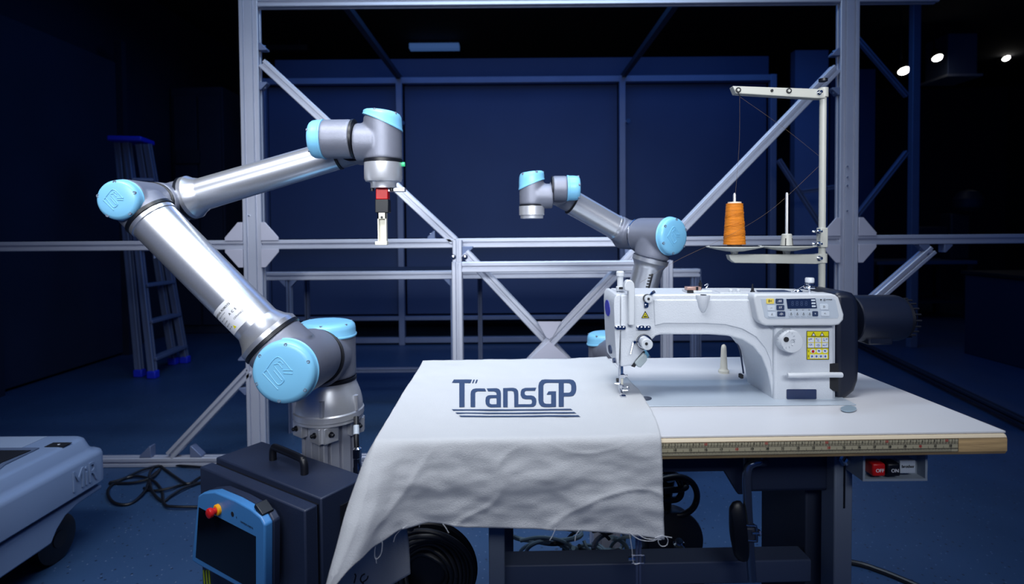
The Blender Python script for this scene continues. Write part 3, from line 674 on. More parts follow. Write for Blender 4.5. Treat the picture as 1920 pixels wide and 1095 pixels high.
b = NB(); za_ = P(1300, 892, 1.02).z-ZTB; prism(b, [TB(aL, .11, za_), TB((P(1365, 890, 1.02)-FL).dot(ux), .11, za_), TB((P(1392, 930, 1.02)-FL).dot(ux), .11, za_-.045), TB((P(1402, 930, 1.02)-FL).dot(ux), .11, za_-.045), TB((P(1402, 870, 1.02)-FL).dot(ux), .11, -th), TB(aL, .11, -th)], uy*.012); obj('top_rail', b, 'boxm', tb, bevel=.002)
b = NB(); a0 = (P(1392, 880, 1.06)-FL).dot(ux); a1 = (P(1563, 880, 1.06)-FL).dot(ux); zo = P(1450, 921, 1.06).z-ZTB
prism(b, [TB(a0, .125, -th-.001), TB(a1, .125, -th-.001), TB(a1-.004, .125, zo), TB(a0+.01, .125, zo)], uy*.04); op = obj('oil_pan', b, 'boxm', tb, bevel=.008, label='dark steel oil pan hanging under the top')
b = NB(); prism(b, [TB(a0+.065, .124, -th-.001), TB(a0+.098, .124, -th-.001), TB(a0+.098, .124, -th-.008), TB(a0+.065, .124, -th-.008)], uy*-.012); obj('clip', b, 'chrome', op)
bolt(op, TB(a0+.045, .124, -.072), .005); bolt(op, TB(a0+.058, .124, -.076), .005, m='black')
# switch box
sb = thing('switch_box', 'grey switch box with red OFF and black ON buttons under the right of the table', 'switch', TB((P(1665, 880, .98)-FL).dot(ux), .06, -.06))
Ysb = .98
b = NB(); pts = [P(1618, 857, Ysb), P(1740, 853, Ysb), P(1740, 903, Ysb), P(1618, 905, Ysb)]
fr0 = [P(1592, 858, 1.06), P(1592, 882, 1.06)]
w_ = .004
x0, x1 = P(1618, 880, Ysb).x, P(1739, 880, Ysb).x; z1 = ZTB-th-.001; z0 = P(1680, 902, Ysb).z
bx2(b, (x0, Ysb, z0), (x0+w_, Ysb+.09, z1)); bx2(b, (x1-w_, Ysb, z0), (x1, Ysb+.09, z1)); bx2(b, (x0+w_, Ysb, z0), (x1-w_, Ysb+.09, z0+w_)); bx2(b, (x0+w_, Ysb+.02, z0+w_), (x1-w_, Ysb+.09, z1))
hs = obj('housing', b, mat('switch_grey', '8a96a4', .5), sb, smooth=0)
for pa, pb, mm, s_ in ((1633, 1659, 'redd', 'OFF'), (1661, 1687, 'black', 'ON')):
    xa_, xb_ = P(pa, 880, Ysb).x, P(pb, 880, Ysb).x; za_, zb_ = P(0+pa, 892, Ysb).z, P(pa, 868, Ysb).z
    b = NB(); bx2(b, (xa_+.001, Ysb-.004, za_), (xb_-.001, Ysb+.02, zb_)); bt = obj('push_button', b, mm, sb, bevel=.003, label=('red OFF button' if s_ == 'OFF' else 'black ON button'))
    b = NB(); add_text(b, s_, .0090, ((xa_+xb_)/2+.001, Ysb-.0045, (za_+zb_)/2-.001), (1, 0, 0), (0, 0, 1), .95, .0002); obj('button_text', b, 'stick', bt, smooth=0)
xa_, xb_ = P(1690, 880, Ysb).x, P(1719, 880, Ysb).x; za_, zb_ = P(1700, 889, Ysb).z, P(1700, 865, Ysb).z
b = NB(); bx2(b, (xa_, Ysb+.003, za_), (xb_, Ysb+.02, zb_)); nm = obj('name_plate', b, 'steelp', sb, bevel=.001)
b = NB(); add_text(b, 'brother', .0080, ((xa_+xb_)/2, Ysb+.0025, (za_+zb_)/2+.001), (1, 0, 0), (0, 0, 1), .9, .0003); obj('name_text', b, 'ink', nm, smooth=0)

# ================================================================== cloth
cl_pts = [(671, 1133), (690, 1152), (712, 1172), (745, 1203), (785, 1228), (823, 1243)]
NR, NC, ND = 70, 130, 64
def rx_at(py):
    for (y0, x0), (y1, x1) in zip(cl_pts, cl_pts[1:]):
        if py <= y1: return x0+(x1-x0)*max(0, (py-y0))/(y1-y0)
    return cl_pts[-1][1]
def wr(p, s, seed=0): return noise.noise(V((p.x*s+seed, p.y*s, p.z*s)))
b = NB(); grid = []
yb = (PZ(800, 670.5, ZTB)-FL).dot(uy)
rEdge = []
for i in range(NR+1):
    t = i/NR; d = Dt*1.0-.004+(-.0035-(Dt-.004))*t
    # right limit at this depth
    pr = TB(.3, d); v_ = (CAMH-ZTB)
    py = 432+v_*F/pr.y
    xr = PZ(rx_at(min(max(py+2, 671), 823)), py, ZTB); ar = (xr-FL).dot(ux)
    row = []
    al = -.0035+.006*math.sin(t*9)*(1-t)*.4
    for j in range(NC+1):
        s_ = j/NC; a_ = al+(ar-al)*s_; p = TB(a_, d)
        dz = .0022+.0016*wr(p, 9, 3)*(1 if t < .9 else (1-t)*10)+.0008*wr(p, 30, 5)
        edge = max(0, 1-s_*18); dz += -.003*edge*0
        if p.x > .15: dz += .0024*min(1, (p.x-.15)/.03)
        if s_ > .93: dz += .004*(s_-.93)/.07*(0.5+wr(V((0, d, 0)), 25, 9))
        row.append(p+V((0, 0, max(dz, .0006))))
    grid.append(row)
top_front = grid[-1]
hem = [(0, 612, 1112, .80), (.04, 668, 1052, .83), (.08, 706, 1018, .86), (.13, 752, 990, .885), (.2, 803, 978, .90), (.33, 880, 985, .905), (.5, 975, 988, .905), (.66, 1060, 991, .905), (.83, 1150, 996, .905), (.94, 1210, 1003, .905), (1.0, 1243, 1006, .905)]
def hem_at(s_):
    for h0, h1 in zip(hem, hem[1:]):
        if s_ <= h1[0]:
            k = (s_-h0[0])/(h1[0]-h0[0]); k2 = k*k*(3-2*k)*.3+k*.7
            return P(h0[1]+(h1[1]-h0[1])*k, h0[2]+(h1[2]-h0[2])*k2, h0[3]+(h1[3]-h0[3])*k)
    return P(*hem[-1][1:])
vg = [[b.verts.new(p) for p in row] for row in grid]
for r0, r1 in zip(vg, vg[1:]):
    for i in range(NC): b.faces.new((r0[i], r0[i+1], r1[i+1], r1[i]))
def ridge(x): return 1-abs(x)*2
prev = vg[-1]
for i in range(1, ND+1):
    v = i/ND; cur = []
    for j in range(NC+1):
        s_ = j/NC; U = top_front[j]; H = hem_at(s_)
        p = U.lerp(H, v)
        # roll over the edge
        roll = math.exp(-((v*.19)/.006)); p += -ux.cross(V((0, 0, 1)))*0+V((0, -.007*(1-roll), .0))
        amp = min(1, v*5)
        q = V((p.x, 0, p.z)); wv = wr(V((q.x*.8+q.z*.5, 0, q.z*1.8)), 8, 1)*.0045+wr(V((q.x+q.z*.7, 0, q.z*1.6-q.x*.3)), 18, 4)*.0034+wr(V((q.x*.9, 0, q.z*1.7)), 42, 8)*.0012
        rd = ridge(wr(V((q.x*.7-q.z*.6, 0, q.z)), 9, 12))**8*.0022
        p += V((0, -1, 0))*(wv+rd)*amp*(1 if s_ > .1 else .5+s_*5)
        # shallow sag between table corner and left flare
        if s_ < .2: p += V((.012*math.sin(v*math.pi)*(1-s_/.2), 0, 0))
        cur.append(b.verts.new(p))
    for j in range(NC): b.faces.new((prev[j], prev[j+1], cur[j+1], cur[j]))
    if i == 1: dropcols = [[vg[-1][0]]]
    dropcols[0].append(cur[0]); prev = cur
# side drop, hangs on the left side of the table and is seen from inside
NS = 34; sidehem = [P(612, 1112, .80), P(640, 1138, .90), P(700, 1120, .98), P(738, 1095, 1.03), P(769, 1076, 1.05)]
sh_s = crom(sidehem, 12)
col0 = dropcols[0]
rows_s = [r[0] for r in vg]
for k in range(1, NS+1):
    w_ = k/NS; col = []
    idx = len(vg)-1-int(round(w_*22))
    top = vg[idx][0]
    H = sh_s[min(int(w_*(len(sh_s)-1)), len(sh_s)-1)]
    for i in range(ND+1):
        v = i/ND; U = top.co+V((-.004*min(1, v*6), 0, 0)); p = U.lerp(H, v)
        p += V((-.010*math.sin(v*3.0)*(1-w_), 0, 0))+V((1, 0, 0))*wr(p, 12, 6)*.005*min(1, v*4)
        col.append(top if False else b.verts.new(p))
    for i in range(ND): b.faces.new((col0[i], col0[i+1], col[i+1], col[i]))
    col0 = col
bmesh.ops.remove_doubles(b, verts=b.verts, dist=.0004)
cl = obj('cotton_cloth', b, 'cloth', smooth=80); tag(cl, 'white cotton cloth printed with a dark blue word, draped over the table front', 'cloth')
sd = cl.modifiers.new('solid', 'SOLIDIFY'); sd.thickness = .0009; sd.offset = 0
# printed logo
def lp(x, y): return (820+x*290/1920, 690+y*290/1920)
logo = [
 [(205, 132), (430, 132), (410, 175), (338, 175), (338, 472), (272, 472), (272, 175), (180, 175)],
 [(448, 132), (466, 132), (446, 175), (430, 175)], [(485, 132), (503, 132), (486, 175), (468, 175)],
 [(412, 472), (412, 310), (418, 275), (440, 250), (480, 240), (590, 240), (606, 277), (500, 277), (478, 285), (470, 305), (470, 472)],
 [(612, 240), (735, 240), (765, 250), (785, 275), (790, 310), (790, 472), (735, 472), (735, 310), (728, 288), (705, 277), (630, 277)],
 [(735, 326), (735, 362), (670, 362), (652, 370), (648, 395), (650, 425), (668, 438), (735, 438), (735, 472), (660, 472), (625, 462), (602, 435), (596, 395), (602, 355), (625, 334), (660, 326)],
 [(816, 240), (940, 240), (980, 250), (1002, 280), (1006, 320), (1006, 438), (1150, 438), (1168, 432), (1176, 405), (1168, 382), (1150, 376), (1090, 376), (1052, 362), (1034, 330), (1034, 290), (1050, 255), (1090, 240), (1230, 240), (1212, 277), (1105, 277), (1088, 285), (1082, 305), (1090, 325), (1110, 332), (1165, 332), (1200, 342), (1225, 370), (1230, 405), (1222, 445), (1195, 468), (1160, 472), (955, 472), (953, 330), (948, 290), (925, 277), (873, 277), (873, 472), (816, 472)],
 [(1500, 175), (1360, 175), (1330, 182), (1316, 210), (1316, 400), (1328, 425), (1350, 433), (1412, 433), (1412, 322), (1357, 322), (1380, 283), (1474, 283), (1474, 472), (1330, 472), (1290, 462), (1262, 430), (1254, 390), (1254, 215), (1265, 170), (1295, 140), (1340, 132), (1650, 132), (1690, 142), (1715, 170), (1725, 215), (1725, 265), (1715, 305), (1690, 335), (1650, 343), (1570, 343), (1570, 472), (1506, 472), (1506, 175)],
 [(178, 497), (1655, 497), (1680, 515), (200, 515)], [(224, 537), (1700, 537), (1726, 554), (244, 554)], [(268, 576), (1750, 576), (1775, 595), (290, 595)]]
holes = {7: [(1570, 175), (1635, 175), (1655, 190), (1662, 215), (1662, 265), (1655, 288), (1635, 300), (1570, 300)]}
b = NB()
for n_, pl in enumerate(logo):
    if n_ == 7:
        # P bowl: outer ring as quads between hole and outline, built as two pieces
        parts = [[(1500, 175), (1360, 175), (1330, 182), (1316, 210), (1316, 400), (1328, 425), (1350, 433), (1412, 433), (1412, 322), (1357, 322), (1380, 283), (1474, 283), (1474, 472), (1330, 472), (1290, 462), (1262, 430), (1254, 390), (1254, 215), (1265, 170), (1295, 140), (1340, 132), (1506, 132), (1506, 175)],
                 [(1506, 132), (1650, 132), (1690, 142), (1715, 170), (1725, 215), (1725, 240), (1662, 240), (1662, 215), (1655, 190), (1635, 175), (1570, 175), (1570, 240), (1506, 240)],
                 [(1506, 240), (1570, 240), (1570, 300), (1635, 300), (1655, 288), (1662, 265), (1662, 240), (1725, 240), (1725, 265), (1715, 305), (1690, 335), (1650, 343), (1570, 343), (1570, 472), (1506, 472)]]
    else: parts = [pl]
    for q in parts:
        vs = [b.verts.new(PZ(*lp(x, y), ZTB+.0052)) for x, y in q]; b.faces.new(vs)
bmesh.ops.triangulate(b, faces=b.faces)
# hug the cloth: subdivide and follow the same height function
bmesh.ops.subdivide_edges(b, edges=[e_ for e_ in b.edges if e_.calc_length() > .012], cuts=3, use_grid_fill=True)
bmesh.ops.triangulate(b, faces=b.faces)
for v in b.verts:
    p = V((v.co.x, v.co.y, ZTB)); dz = .0022+.0016*wr(p, 9, 3)+.0008*wr(p, 30, 5); v.co.z = ZTB+max(dz, .0006)+.0014
lg = obj('printed_logo', b, 'navy', cl, smooth=0)
# handwriting on the inner side of the hanging corner
b = NB()
for st in ([(664, 1093), (667, 1080), (665, 1076)], [(682, 1095), (676, 1088), (678, 1080), (684, 1076)], [(680, 1092), (688, 1086), (690, 1080)]):
    sweep(b, crom([P(x, y, .935-.0) for x, y in st], 5), .0012, 6)
obj('handwriting', b, 'ink', cl)
frays = [([(708, 1010), (703, 1030), (704, 1048), (714, 1040), (717, 1020), (714, 1008)], .86), ([(765, 985), (752, 993), (742, 1004), (738, 1016)], .885), ([(790, 978), (787, 983), (786, 988)], .9),
         ([(830, 982), (836, 990), (841, 999)], .9), ([(705, 1045), (706, 1056)], .86), ([(648, 1070), (641, 1078), (638, 1088)], .83),
         ([(1042, 991), (1036, 1004), (1031, 1013)], .9), ([(1088, 992), (1080, 1003), (1078, 1015)], .9), ([(1180, 999), (1185, 1030), (1188, 1056), (1200, 1056)], .9),
         ([(1180, 999), (1200, 1012), (1225, 1014), (1240, 1006), (1260, 1008)], .9), ([(1240, 1004), (1234, 1015), (1240, 1024), (1250, 1022), (1252, 1011), (1243, 1004), (1228, 1009)], .9), ([(1195, 1001), (1212, 1010), (1240, 1012)], .9)]
for pts, Y in frays:
    b = NB(); sweep(b, crom([P(x, y, Y-.004) for x, y in pts], 5), .00055, 5); obj('loose_thread', b, 'thread', cl)

# ================================================================== sewing machine
YM = 1.12; DM = .125
sm = thing('sewing_machine', 'white industrial sewing machine with control panel and black motor on the table', 'sewing machine', PZ(1450, 755, ZTB))
# bed
b = NB(); xl = .19; xr = P(1606, 768, 1.077).x
bx2(b, (xl, 1.077, ZTB+.0005), (xr, 1.262, ZTB+.0022)); obj('bed', b, mat('bed_grey', 'b4c0cc', .3, 0.0, .02, 100, .01, 5), sm, bevel=.0008)
b = NB(); p = [PZ(x, y, ZTB+.0024) for x, y in ell(1591, 767, 15, 5.5)]; prism(b, p, (0, 0, .0015)); obj('hinge_plate', b, mat('hinge_pale', 'a9c0d0', .3, .3), sm)
for x, y, rx, ry in ((1211, 747.5, 11, 3.6), (1192, 741, 8, 3.2)):
    b = NB(); prism(b, [PZ(u, v, ZTB+.0024) for u, v in ell(x, y, rx, ry)], (0, 0, .001)); o_ = obj('bed_screw_cover', b, mat('dark_steel', '3a4a66', .2, .8), sm)
b = NB(); prism(b, [PZ(u, v, ZTB+.0022) for u, v in ((1170, 713), (1181, 714), (1184, 718), (1176, 719))], (0, 0, .001)); obj('slide_plate', b, mat('slide_steel', '8ea6bc', .2, .8), sm)
# main casting
arch = [(1450, 757), (1448, 740), (1444, 715), (1438, 692), (1428, 669), (1412, 650), (1392, 637.5), (1365, 630), (1330, 627.5), (1240, 627.5), (1230, 630), (1223, 637), (1215, 650), (1196, 672), (1185, 686), (1164, 688)]
body = [(1164, 553.5), (1167, 552), (1411, 551.5), (1500, 552.5), (1567, 554), (1567, 757)]+arch
b = NB(); pprism(b, body, YM, DM); mb = obj('casting', b, 'white', sm, bevel=.009, bseg=4, smooth=45)
for m_ in mb.modifiers: m_.angle_limit = math.radians(50)
# belly swell of the arm (front raised field)
b = NB(); pprism(b, [(1226, 562), (1413, 562), (1430, 600), (1449, 620), (1449, 705), (1445, 676), (1436, 654), (1418, 632), (1392, 617), (1360, 609), (1320, 607), (1245, 607), (1228, 611)], YM-.0032, .02)
obj('arm_shell', b, 'white', sm, bevel=.006, bseg=4, smooth=50)
b = NB(); pprism(b, rrect(1452, 612, 1565, 755, 6), YM-.007, .02); obj('column_shell', b, 'white', sm, bevel=.005, bseg=3)
# face plate
b = NB(); pprism(b, [(1156, 553), (1163.2, 552), (1163.2, 560), (1163, 620), (1160.5, 688), (1158, 686), (1155.5, 672), (1153.5, 640), (1152, 600), (1151, 575), (1152, 560)], YM-.001, DM); fp = obj('face_plate', b, 'white', sm, bevel=.005, bseg=4)
xs_ = P(1151, 575, YM).x; zs_ = P(1139, 578, 1.19).z
b = NB(); prism(b, [V((xs_-.0008, 1.195+.030*math.cos(t), zs_+.017*math.sin(t))) for t in [2*math.pi*k/28 for k in range(28)]], (.003, 0, 0)); obj('badge', b, 'badge', fp, label='blue oval badge')
for yy2, pz, a_, c2 in ((1.18, 655, .016, .009), (1.14, 676, .007, .005)):
    xq_ = P(1156, 660, YM).x; zq = P(1143, pz, yy2).z
    b = NB(); prism(b, [V((xq_-.004, yy2+a_*math.cos(t), zq+c2*math.sin(t))) for t in [2*math.pi*k/20 for k in range(20)]], (.006, 0, 0)); obj('thread_hole', b, 'pbtn', fp)
# lever guard
b = NB(); pprism(b, [(1171, 545), (1171, 534), (1174, 527), (1179, 525), (1185, 526), (1189, 531), (1190.5, 540), (1190, 600), (1190, 610), (1179, 610), (1179, 546)], YM-.018, .018); obj('lever_guard', b, 'whites', sm, bevel=.002, bseg=3)
b = NB(); sweep(b, [P(1178, 548, YM-.003), P(1177.5, 575, YM-.003), P(1178, 606, YM-.003)], .0012, 6); obj('lever_slot', b, 'ink', sm)
# presser regulator
b = NB(); c_ = P(1163, 541, 1.17); lathe(b, c_, (0, 0, 1), [(.009, -.004), (.009, .004), (.0065, .005), (.0065, .026), (.0085, .027), (.0085, .035), (.007, .037)], 24); obj('pressure_screw', b, 'whites', sm)
b = NB(); c_ = P(1166, 542, 1.15); lathe(b, c_, (0, 0, 1), [(.006, 0), (.006, .004)], 16); obj('screw_seat', b, 'ink', sm)
# upper tension disc and guides
def disc(name, px, py, r, y0, y1, m, parent=sm, **k):
    b = NB(); c = P(px, py, YM-y0); R = S(r, YM); lathe(b, c, (0, -1, 0), [(R*.94, 0), (R, .001), (R, y1-y0-.001), (R*.9, y1-y0)], 32); return obj(name, b, m, parent, **k)
disc('tension_backing', 1213, 559, 8, 0.001, .008, 'black'); disc('tension_knob', 1214.5, 560, 7, .008, .018, 'whites'); disc('knob_centre', 1216, 560.5, 2.4, .018, .0195, 'ink')
b = NB(); sweep(b, crom([P(1218, 556, YM-.006), P(1223, 550, YM-.008), P(1228, 547, YM-.008)], 5), .0035, 10); obj('thread_guide', b, 'chrome', sm)
b = NB(); pprism(b, rrect(1208, 565, 1216, 577, 3), YM-.006, .005); tg = obj('guide_bracket', b, 'chrome', sm)
disc('guide_screw', 1212, 573, 2.6, .006, .010, 'chrome')
b = NB(); pprism(b, [(1210, 583), (1217.5, 596.5), (1202.5, 596.5)], YM-.0012, .001); wt = obj('warning_sticker', b, 'ink', sm, smooth=0)
b = NB(); pprism(b, [(1210, 586), (1215.3, 595.3), (1204.7, 595.3)], YM-.0016, .0005); o_ = obj('yellow_triangle', b, 'yellow', wt, smooth=0)
b = NB(); pprism(b, rrect(1206.5, 592.3, 1213.5, 594.5, .5, 2), YM-.002, .0003); pprism(b, ell(1210, 590, 1.2, 1.2, 8), YM-.002, .0003); obj('triangle_symbol', b, 'ink', o_, smooth=0)
for (x0, x1, n_) in ((1153, 1174, 3), (1193, 1221, 4)):
    b = NB(); pprism(b, rrect(x0, 610.5, x1, 619.5, 4), YM-.005, .005); gp = obj('guide_plate', b, 'chrome', sm, bevel=.001)
    for k in range(n_): disc('guide_screw', x0+4+k*(x1-x0-8)/(n_-1), 615, 2.4, .005, .0085, 'chrome', gp)
disc('tension_backing', 1207, 640, 14, .001, .012, 'black'); disc('tension_ring', 1207.5, 640.5, 13, .012, .016, 'chrome'); disc('tension_knob', 1210, 643, 10.5, .016, .032, 'whites'); disc('knob_centre', 1212, 644.5, 2.8, .032, .034, 'ink')
b = NB(); sweep(b, [P(1188, 640, YM-.006), P(1182.5, 664, YM-.012)], .0016, 8); obj('check_spring', b, 'chrome', sm); disc('spring_screw', 1188.5, 640, 3, .001, .010, 'chrome')
# hand lamp housing
b = NB(); pprism(b, [(1184, 687), (1204, 659), (1210, 660), (1190, 689)], YM+.001, .03); obj('lamp_bracket', b, 'ink', sm)
b = NB(); pprism(b, [(1190, 681), (1207, 661), (1214, 668), (1214, 676), (1202, 690), (1196, 689)], YM-.004, .04); obj('lamp_cover', b, 'lightg', sm, bevel=.003, bseg=3)
# needle bar and presser foot
nb = P(1163.5, 700, 1.165)
zz = lambda py: P(1163, py, 1.15).z
xn = P(1164, 700, 1.15).x; Yn = 1.15
b = NB(); cyl(b, (xn, Yn, zz(703)), (xn, Yn, zz(686)+.01), .0052, seg=16); obj('presser_bar', b, mat('bar_steel', '42608c', .2, .9), sm)
b = NB(); cyl(b, (xn-.0035, Yn-.006, zz(722)), (xn-.0035, Yn-.006, zz(686)+.01), .0024, seg=12); obj('needle_bar', b, 'chrome', sm)
b = NB(); bx2(b, (xn-.005, Yn-.009, zz(707)), (xn+.007, Yn+.002, zz(701))); cyl(b, (xn+.006, Yn-.004, zz(704)), (xn+.013, Yn-.004, zz(704)), .0025, seg=10); obj('needle_clamp', b, 'chrome', sm)
b = NB(); bx2(b, (xn-.004, Yn-.006, zz(722)), (xn+.004, Yn+.001, zz(707))); ft = obj('foot_shank', b, 'ivory', sm, bevel=.001)
b = NB(); cyl(b, (xn-.010, Yn-.003, zz(712)), (xn-.003, Yn-.003, zz(712)), .0042, seg=12); obj('shank_screw', b, 'black', ft)
b = NB(); sweep(b, crom([V((xn-.014, Yn-.008, zz(717))), V((xn-.004, Yn-.009, zz(718))), V((xn+.004, Yn-.006, zz(722)))], 5), .0012, 8); obj('finger_guard', b, 'chrome', sm)
b = NB(); sweep(b, crom([V((xn+.002, Yn-.012, zz(729))), V((xn+.012, Yn-.014, zz(728))), V((xn+.012, Yn-.013, zz(723))), V((xn+.002, Yn-.008, zz(724)))], 5), .0013, 8); obj('thread_cutter', b, 'chrome', sm)
b = NB()
for sx in (-1, 1):
    prism(b, [(xn+sx*.0035-.0022, Yn-.028, ZTB+.0035), (xn+sx*.0035+.0022, Yn-.028, ZTB+.0035), (xn+sx*.0035+.0022, Yn+.008, ZTB+.0035), (xn+sx*.0035-.0022, Yn+.008, ZTB+.0035)], (0, 0, .0025))
bx2(b, (xn-.0045, Yn-.006, ZTB+.004), (xn+.0045, Yn+.004, zz(721)))
obj('presser_foot', b, 'chrome', sm, bevel=.0006)
b = NB(); cyl(b, (xn, Yn-.004, ZTB+.002), (xn, Yn-.004, zz(722)), .0007, seg=8); obj('needle', b, 'chrome', sm)
b = NB(); lathe(b, (xn, Yn-.024, ZTB+.006), (0, -1, 0), [(.006, 0), (.006, .004), (.003, .005)], 14); obj('roller', b, 'chrome', sm)
# operation panel
pan = [(1413, 557), (1417, 551), (1560, 551), (1567, 553), (1573, 558), (1583, 590), (1582, 600), (1574, 609), (1562, 611), (1436, 611), (1427, 607), (1421, 598)]
b = NB(); pprism(b, pan, YM-.028, .035); pn = obj('control_panel', b, 'whites', sm, bevel=.005, bseg=4)
YP = YM-.0285
b = NB(); pprism(b, [(1426, 560), (1562, 559), (1567, 563), (1573, 592), (1570, 597), (1440, 598), (1434, 595)], YP, .0012); pf_ = obj('panel_face', b, 'steelp', pn, bevel=.0004)
b = NB(); pprism(b, [(1474.5, 560.5), (1529, 559.5), (1532, 578), (1477, 579)], YP-.0008, .0008); dsp = obj('display', b, mat('lcd_navy', '1e2c4c', .15), pn, label='dark digital display window')
b = NB()
for k in range(4): add_text(b, '8', .0135, P(1486+k*8.5, 569.5, YP-.0012), (1, 0, 0), (0, 0, 1), .9)
obj('display_digits', b, mat('lcd_dim', '33456a', .5), dsp, smooth=0)
b = NB()
for k in range(3): pprism(b, rrect(1521+k*.6, 561.5+5.6*k, 1528.5+k*.6, 564.5+5.6*k, .6, 2), YP-.001, .0002)
obj('display_icons', b, 'ppale', dsp, smooth=0)
def pbut(x0, y0, x1, y1, m, txt=None, tm='ink', sz=.006, name='button'):
    b = NB(); pprism(b, rrect(x0, y0, x1, y1, 1.5, 3), YP-.0012, .0012); o = obj(name, b, m, pn, smooth=0)
    if txt: b = NB(); add_text(b, txt, sz, P((x0+x1)/2, (y0+y1)/2, YP-.0014), (1, 0, 0), (0, 0, 1), .9, .0001); obj('button_symbol', b, tm, o, smooth=0)
pbut(1437, 560, 1451.5, 569.5, 'pyel', '8<', sz=.008); pbut(1439, 572.5, 1453, 582, 'ppale', '.~'); pbut(1440.5, 585, 1454.5, 594, 'ppale', '.il.')
for k, s_ in enumerate(('.:4X', 'I:Y', '-:D-')): pbut(1454.5+1.6*k, 560+12*k, 1469+1.8*k, 569.5+12*k, 'pbtn', s_, 'stick', .006)
for k in range(4):
    pbut(1479+11.6*k, 584.5, 1488+11.6*k, 593.5, 'steelp', 'Δ', sz=.007)
    b = NB(); add_text(b, 'ABCD'[k], .0035, P(1482.5+11.6*k, 581.5, YP-.0006), (1, 0, 0), (0, 0, 1), 1, .0001); obj('letter', b, 'ink', pn, smooth=0)
pbut(1523.5, 583.5, 1534, 593, 'pbtn', '+', 'stick'); pbut(1538, 570.5, 1553, 580.5, 'ppale', 'D'); pbut(1540, 583.5, 1555, 592.5, 'ppale', '<-')
b = NB(); pprism(b, ell(1539.5, 562, 1.4, 1.4, 10), YP-.001, .0006); add_text(b, '@', .005, P(1546, 562, YP-.001), (1, 0, 0), (0, 0, 1)); add_text(b, 'POWER', .003, P(1555, 562, YP-.001), (1, 0, 0), (0, 0, 1), 1.1, .0001); obj('power_print', b, 'ink', pn, smooth=0)
# stitch dial
b = NB(); c_ = P(1466, 633, YM); cf = P(1475, 637, YM-.035); lathe(b, P(1474, 636.5, YM-.007), (0, -1, 0), [(.0235, 0), (.023, .003), (.0225, .022), (.021, .0245), (.005, .025), (.0045, .022)], 48); dl = obj('stitch_dial', b, 'whites', sm)
b = NB(); lathe(b, P(1474, 636.5, YM-.0315), (0, -1, 0), [(.0052, 0), (.0052, .0012)], 20); obj('dial_hole', b, 'ink', dl)
b = NB(); c_ = P(1474, 636.5, YM-.0322)
for k in range(16):
    t = 2*math.pi*k/16; d = V((math.cos(t), 0, math.sin(t))); sweep(b, [c_+d*.015, c_+d*.0185], .0003, 4)
obj('dial_marks', b, 'legm', dl)
# yellow sticker
YS = YM-.0078
b = NB(); pprism(b, [(1513, 621), (1554, 621), (1554, 674), (1513, 674)], YS, .0006); ws = obj('warning_sticker', b, 'yellow', sm, smooth=0, label='yellow safety sticker with pictograms')
b = NB(); wb_ = NB(); rd_ = NB(); bl_ = NB(); Yk = YS-.0004
def line(b, x0, y0, x1, y1, w_=.45):
    if x0 == x1: pprism(b, [(x0-w_, y0), (x0+w_, y0), (x0+w_, y1), (x0-w_, y1)], Yk-.0003, .0002)
    else: pprism(b, [(x0, y0-w_), (x1, y0-w_), (x1, y0+w_), (x0, y0+w_)], Yk-.0003, .0002)
for a in ((1513, 621, 1554, 621), (1513, 674, 1554, 674), (1513, 621, 1513, 674), (1554, 621, 1554, 674), (1513, 631, 1554, 631), (1513, 652.5, 1554, 652.5)): line(b, *a)
for x in (1525.5, 1541.5):
    pprism(b, [(x, 622.5), (x+4.3, 630), (x-4.3, 630)], Yk-.0003, .0002); pprism(rd_ if False else wb_, [(x, 624.6), (x+2.8, 629.3), (x-2.8, 629.3)], Yk-.0005, .0001)
for r_ in range(2):
    for k in range(3):
        x = 1515+13.2*k; y = 633+10*r_; pprism(wb_, [(x, y), (x+11.3, y), (x+11.3, y+8.8), (x, y+8.8)], Yk-.0003, .0002)
        for q in range(5):
            xa_ = x+1+random.random()*7; ya_ = y+1+random.random()*5; pprism(bl_, [(xa_, ya_), (xa_+2.4, ya_+.6), (xa_+2.2, ya_+1.4), (xa_, ya_+1)], Yk-.0006, .0001)
for k in range(3):
    x = 1519.5+11.3*k; pprism(wb_, ell(x+5, 658.3, 5, 4, 14), Yk-.0003, .0002)
    if k == 0: pprism(rd_, ell(x+5, 659, 2.8, 2.8, 12), Yk-.0006, .0001)
    else: pprism(bl_, [(x+3, 656), (x+7, 657), (x+6, 660), (x+3, 659)], Yk-.0006, .0001)
for k in range(4):
    x = 1519+8.3*k; pprism(wb_, [(x, 664.5), (x+7.4, 664.5), (x+7.4, 672), (x, 672)], Yk-.0003, .0002); pprism(bl_, [(x+1.5, 667), (x+5, 665.8), (x+5.6, 669.5), (x+2.5, 670.6)], Yk-.0006, .0001)
add_text(b, '1', .006, P(1516, 658.5, Yk-.0004), (1, 0, 0), (0, 0, 1), 1, .0002); add_text(b, '2', .006, P(1516, 668, Yk-.0004), (1, 0, 0), (0, 0, 1), 1, .0002)
whm = mat('sticker_white', 'dfe4f0', .5)
obj('sticker_lines', b, 'ink', ws, smooth=0); obj('sticker_fields', wb_, whm, ws, smooth=0); obj('sticker_red_dot', rd_, 'redd', ws, smooth=0); obj('sticker_figures', bl_, mat('sticker_blue', '4a62a0', .5), ws, smooth=0)
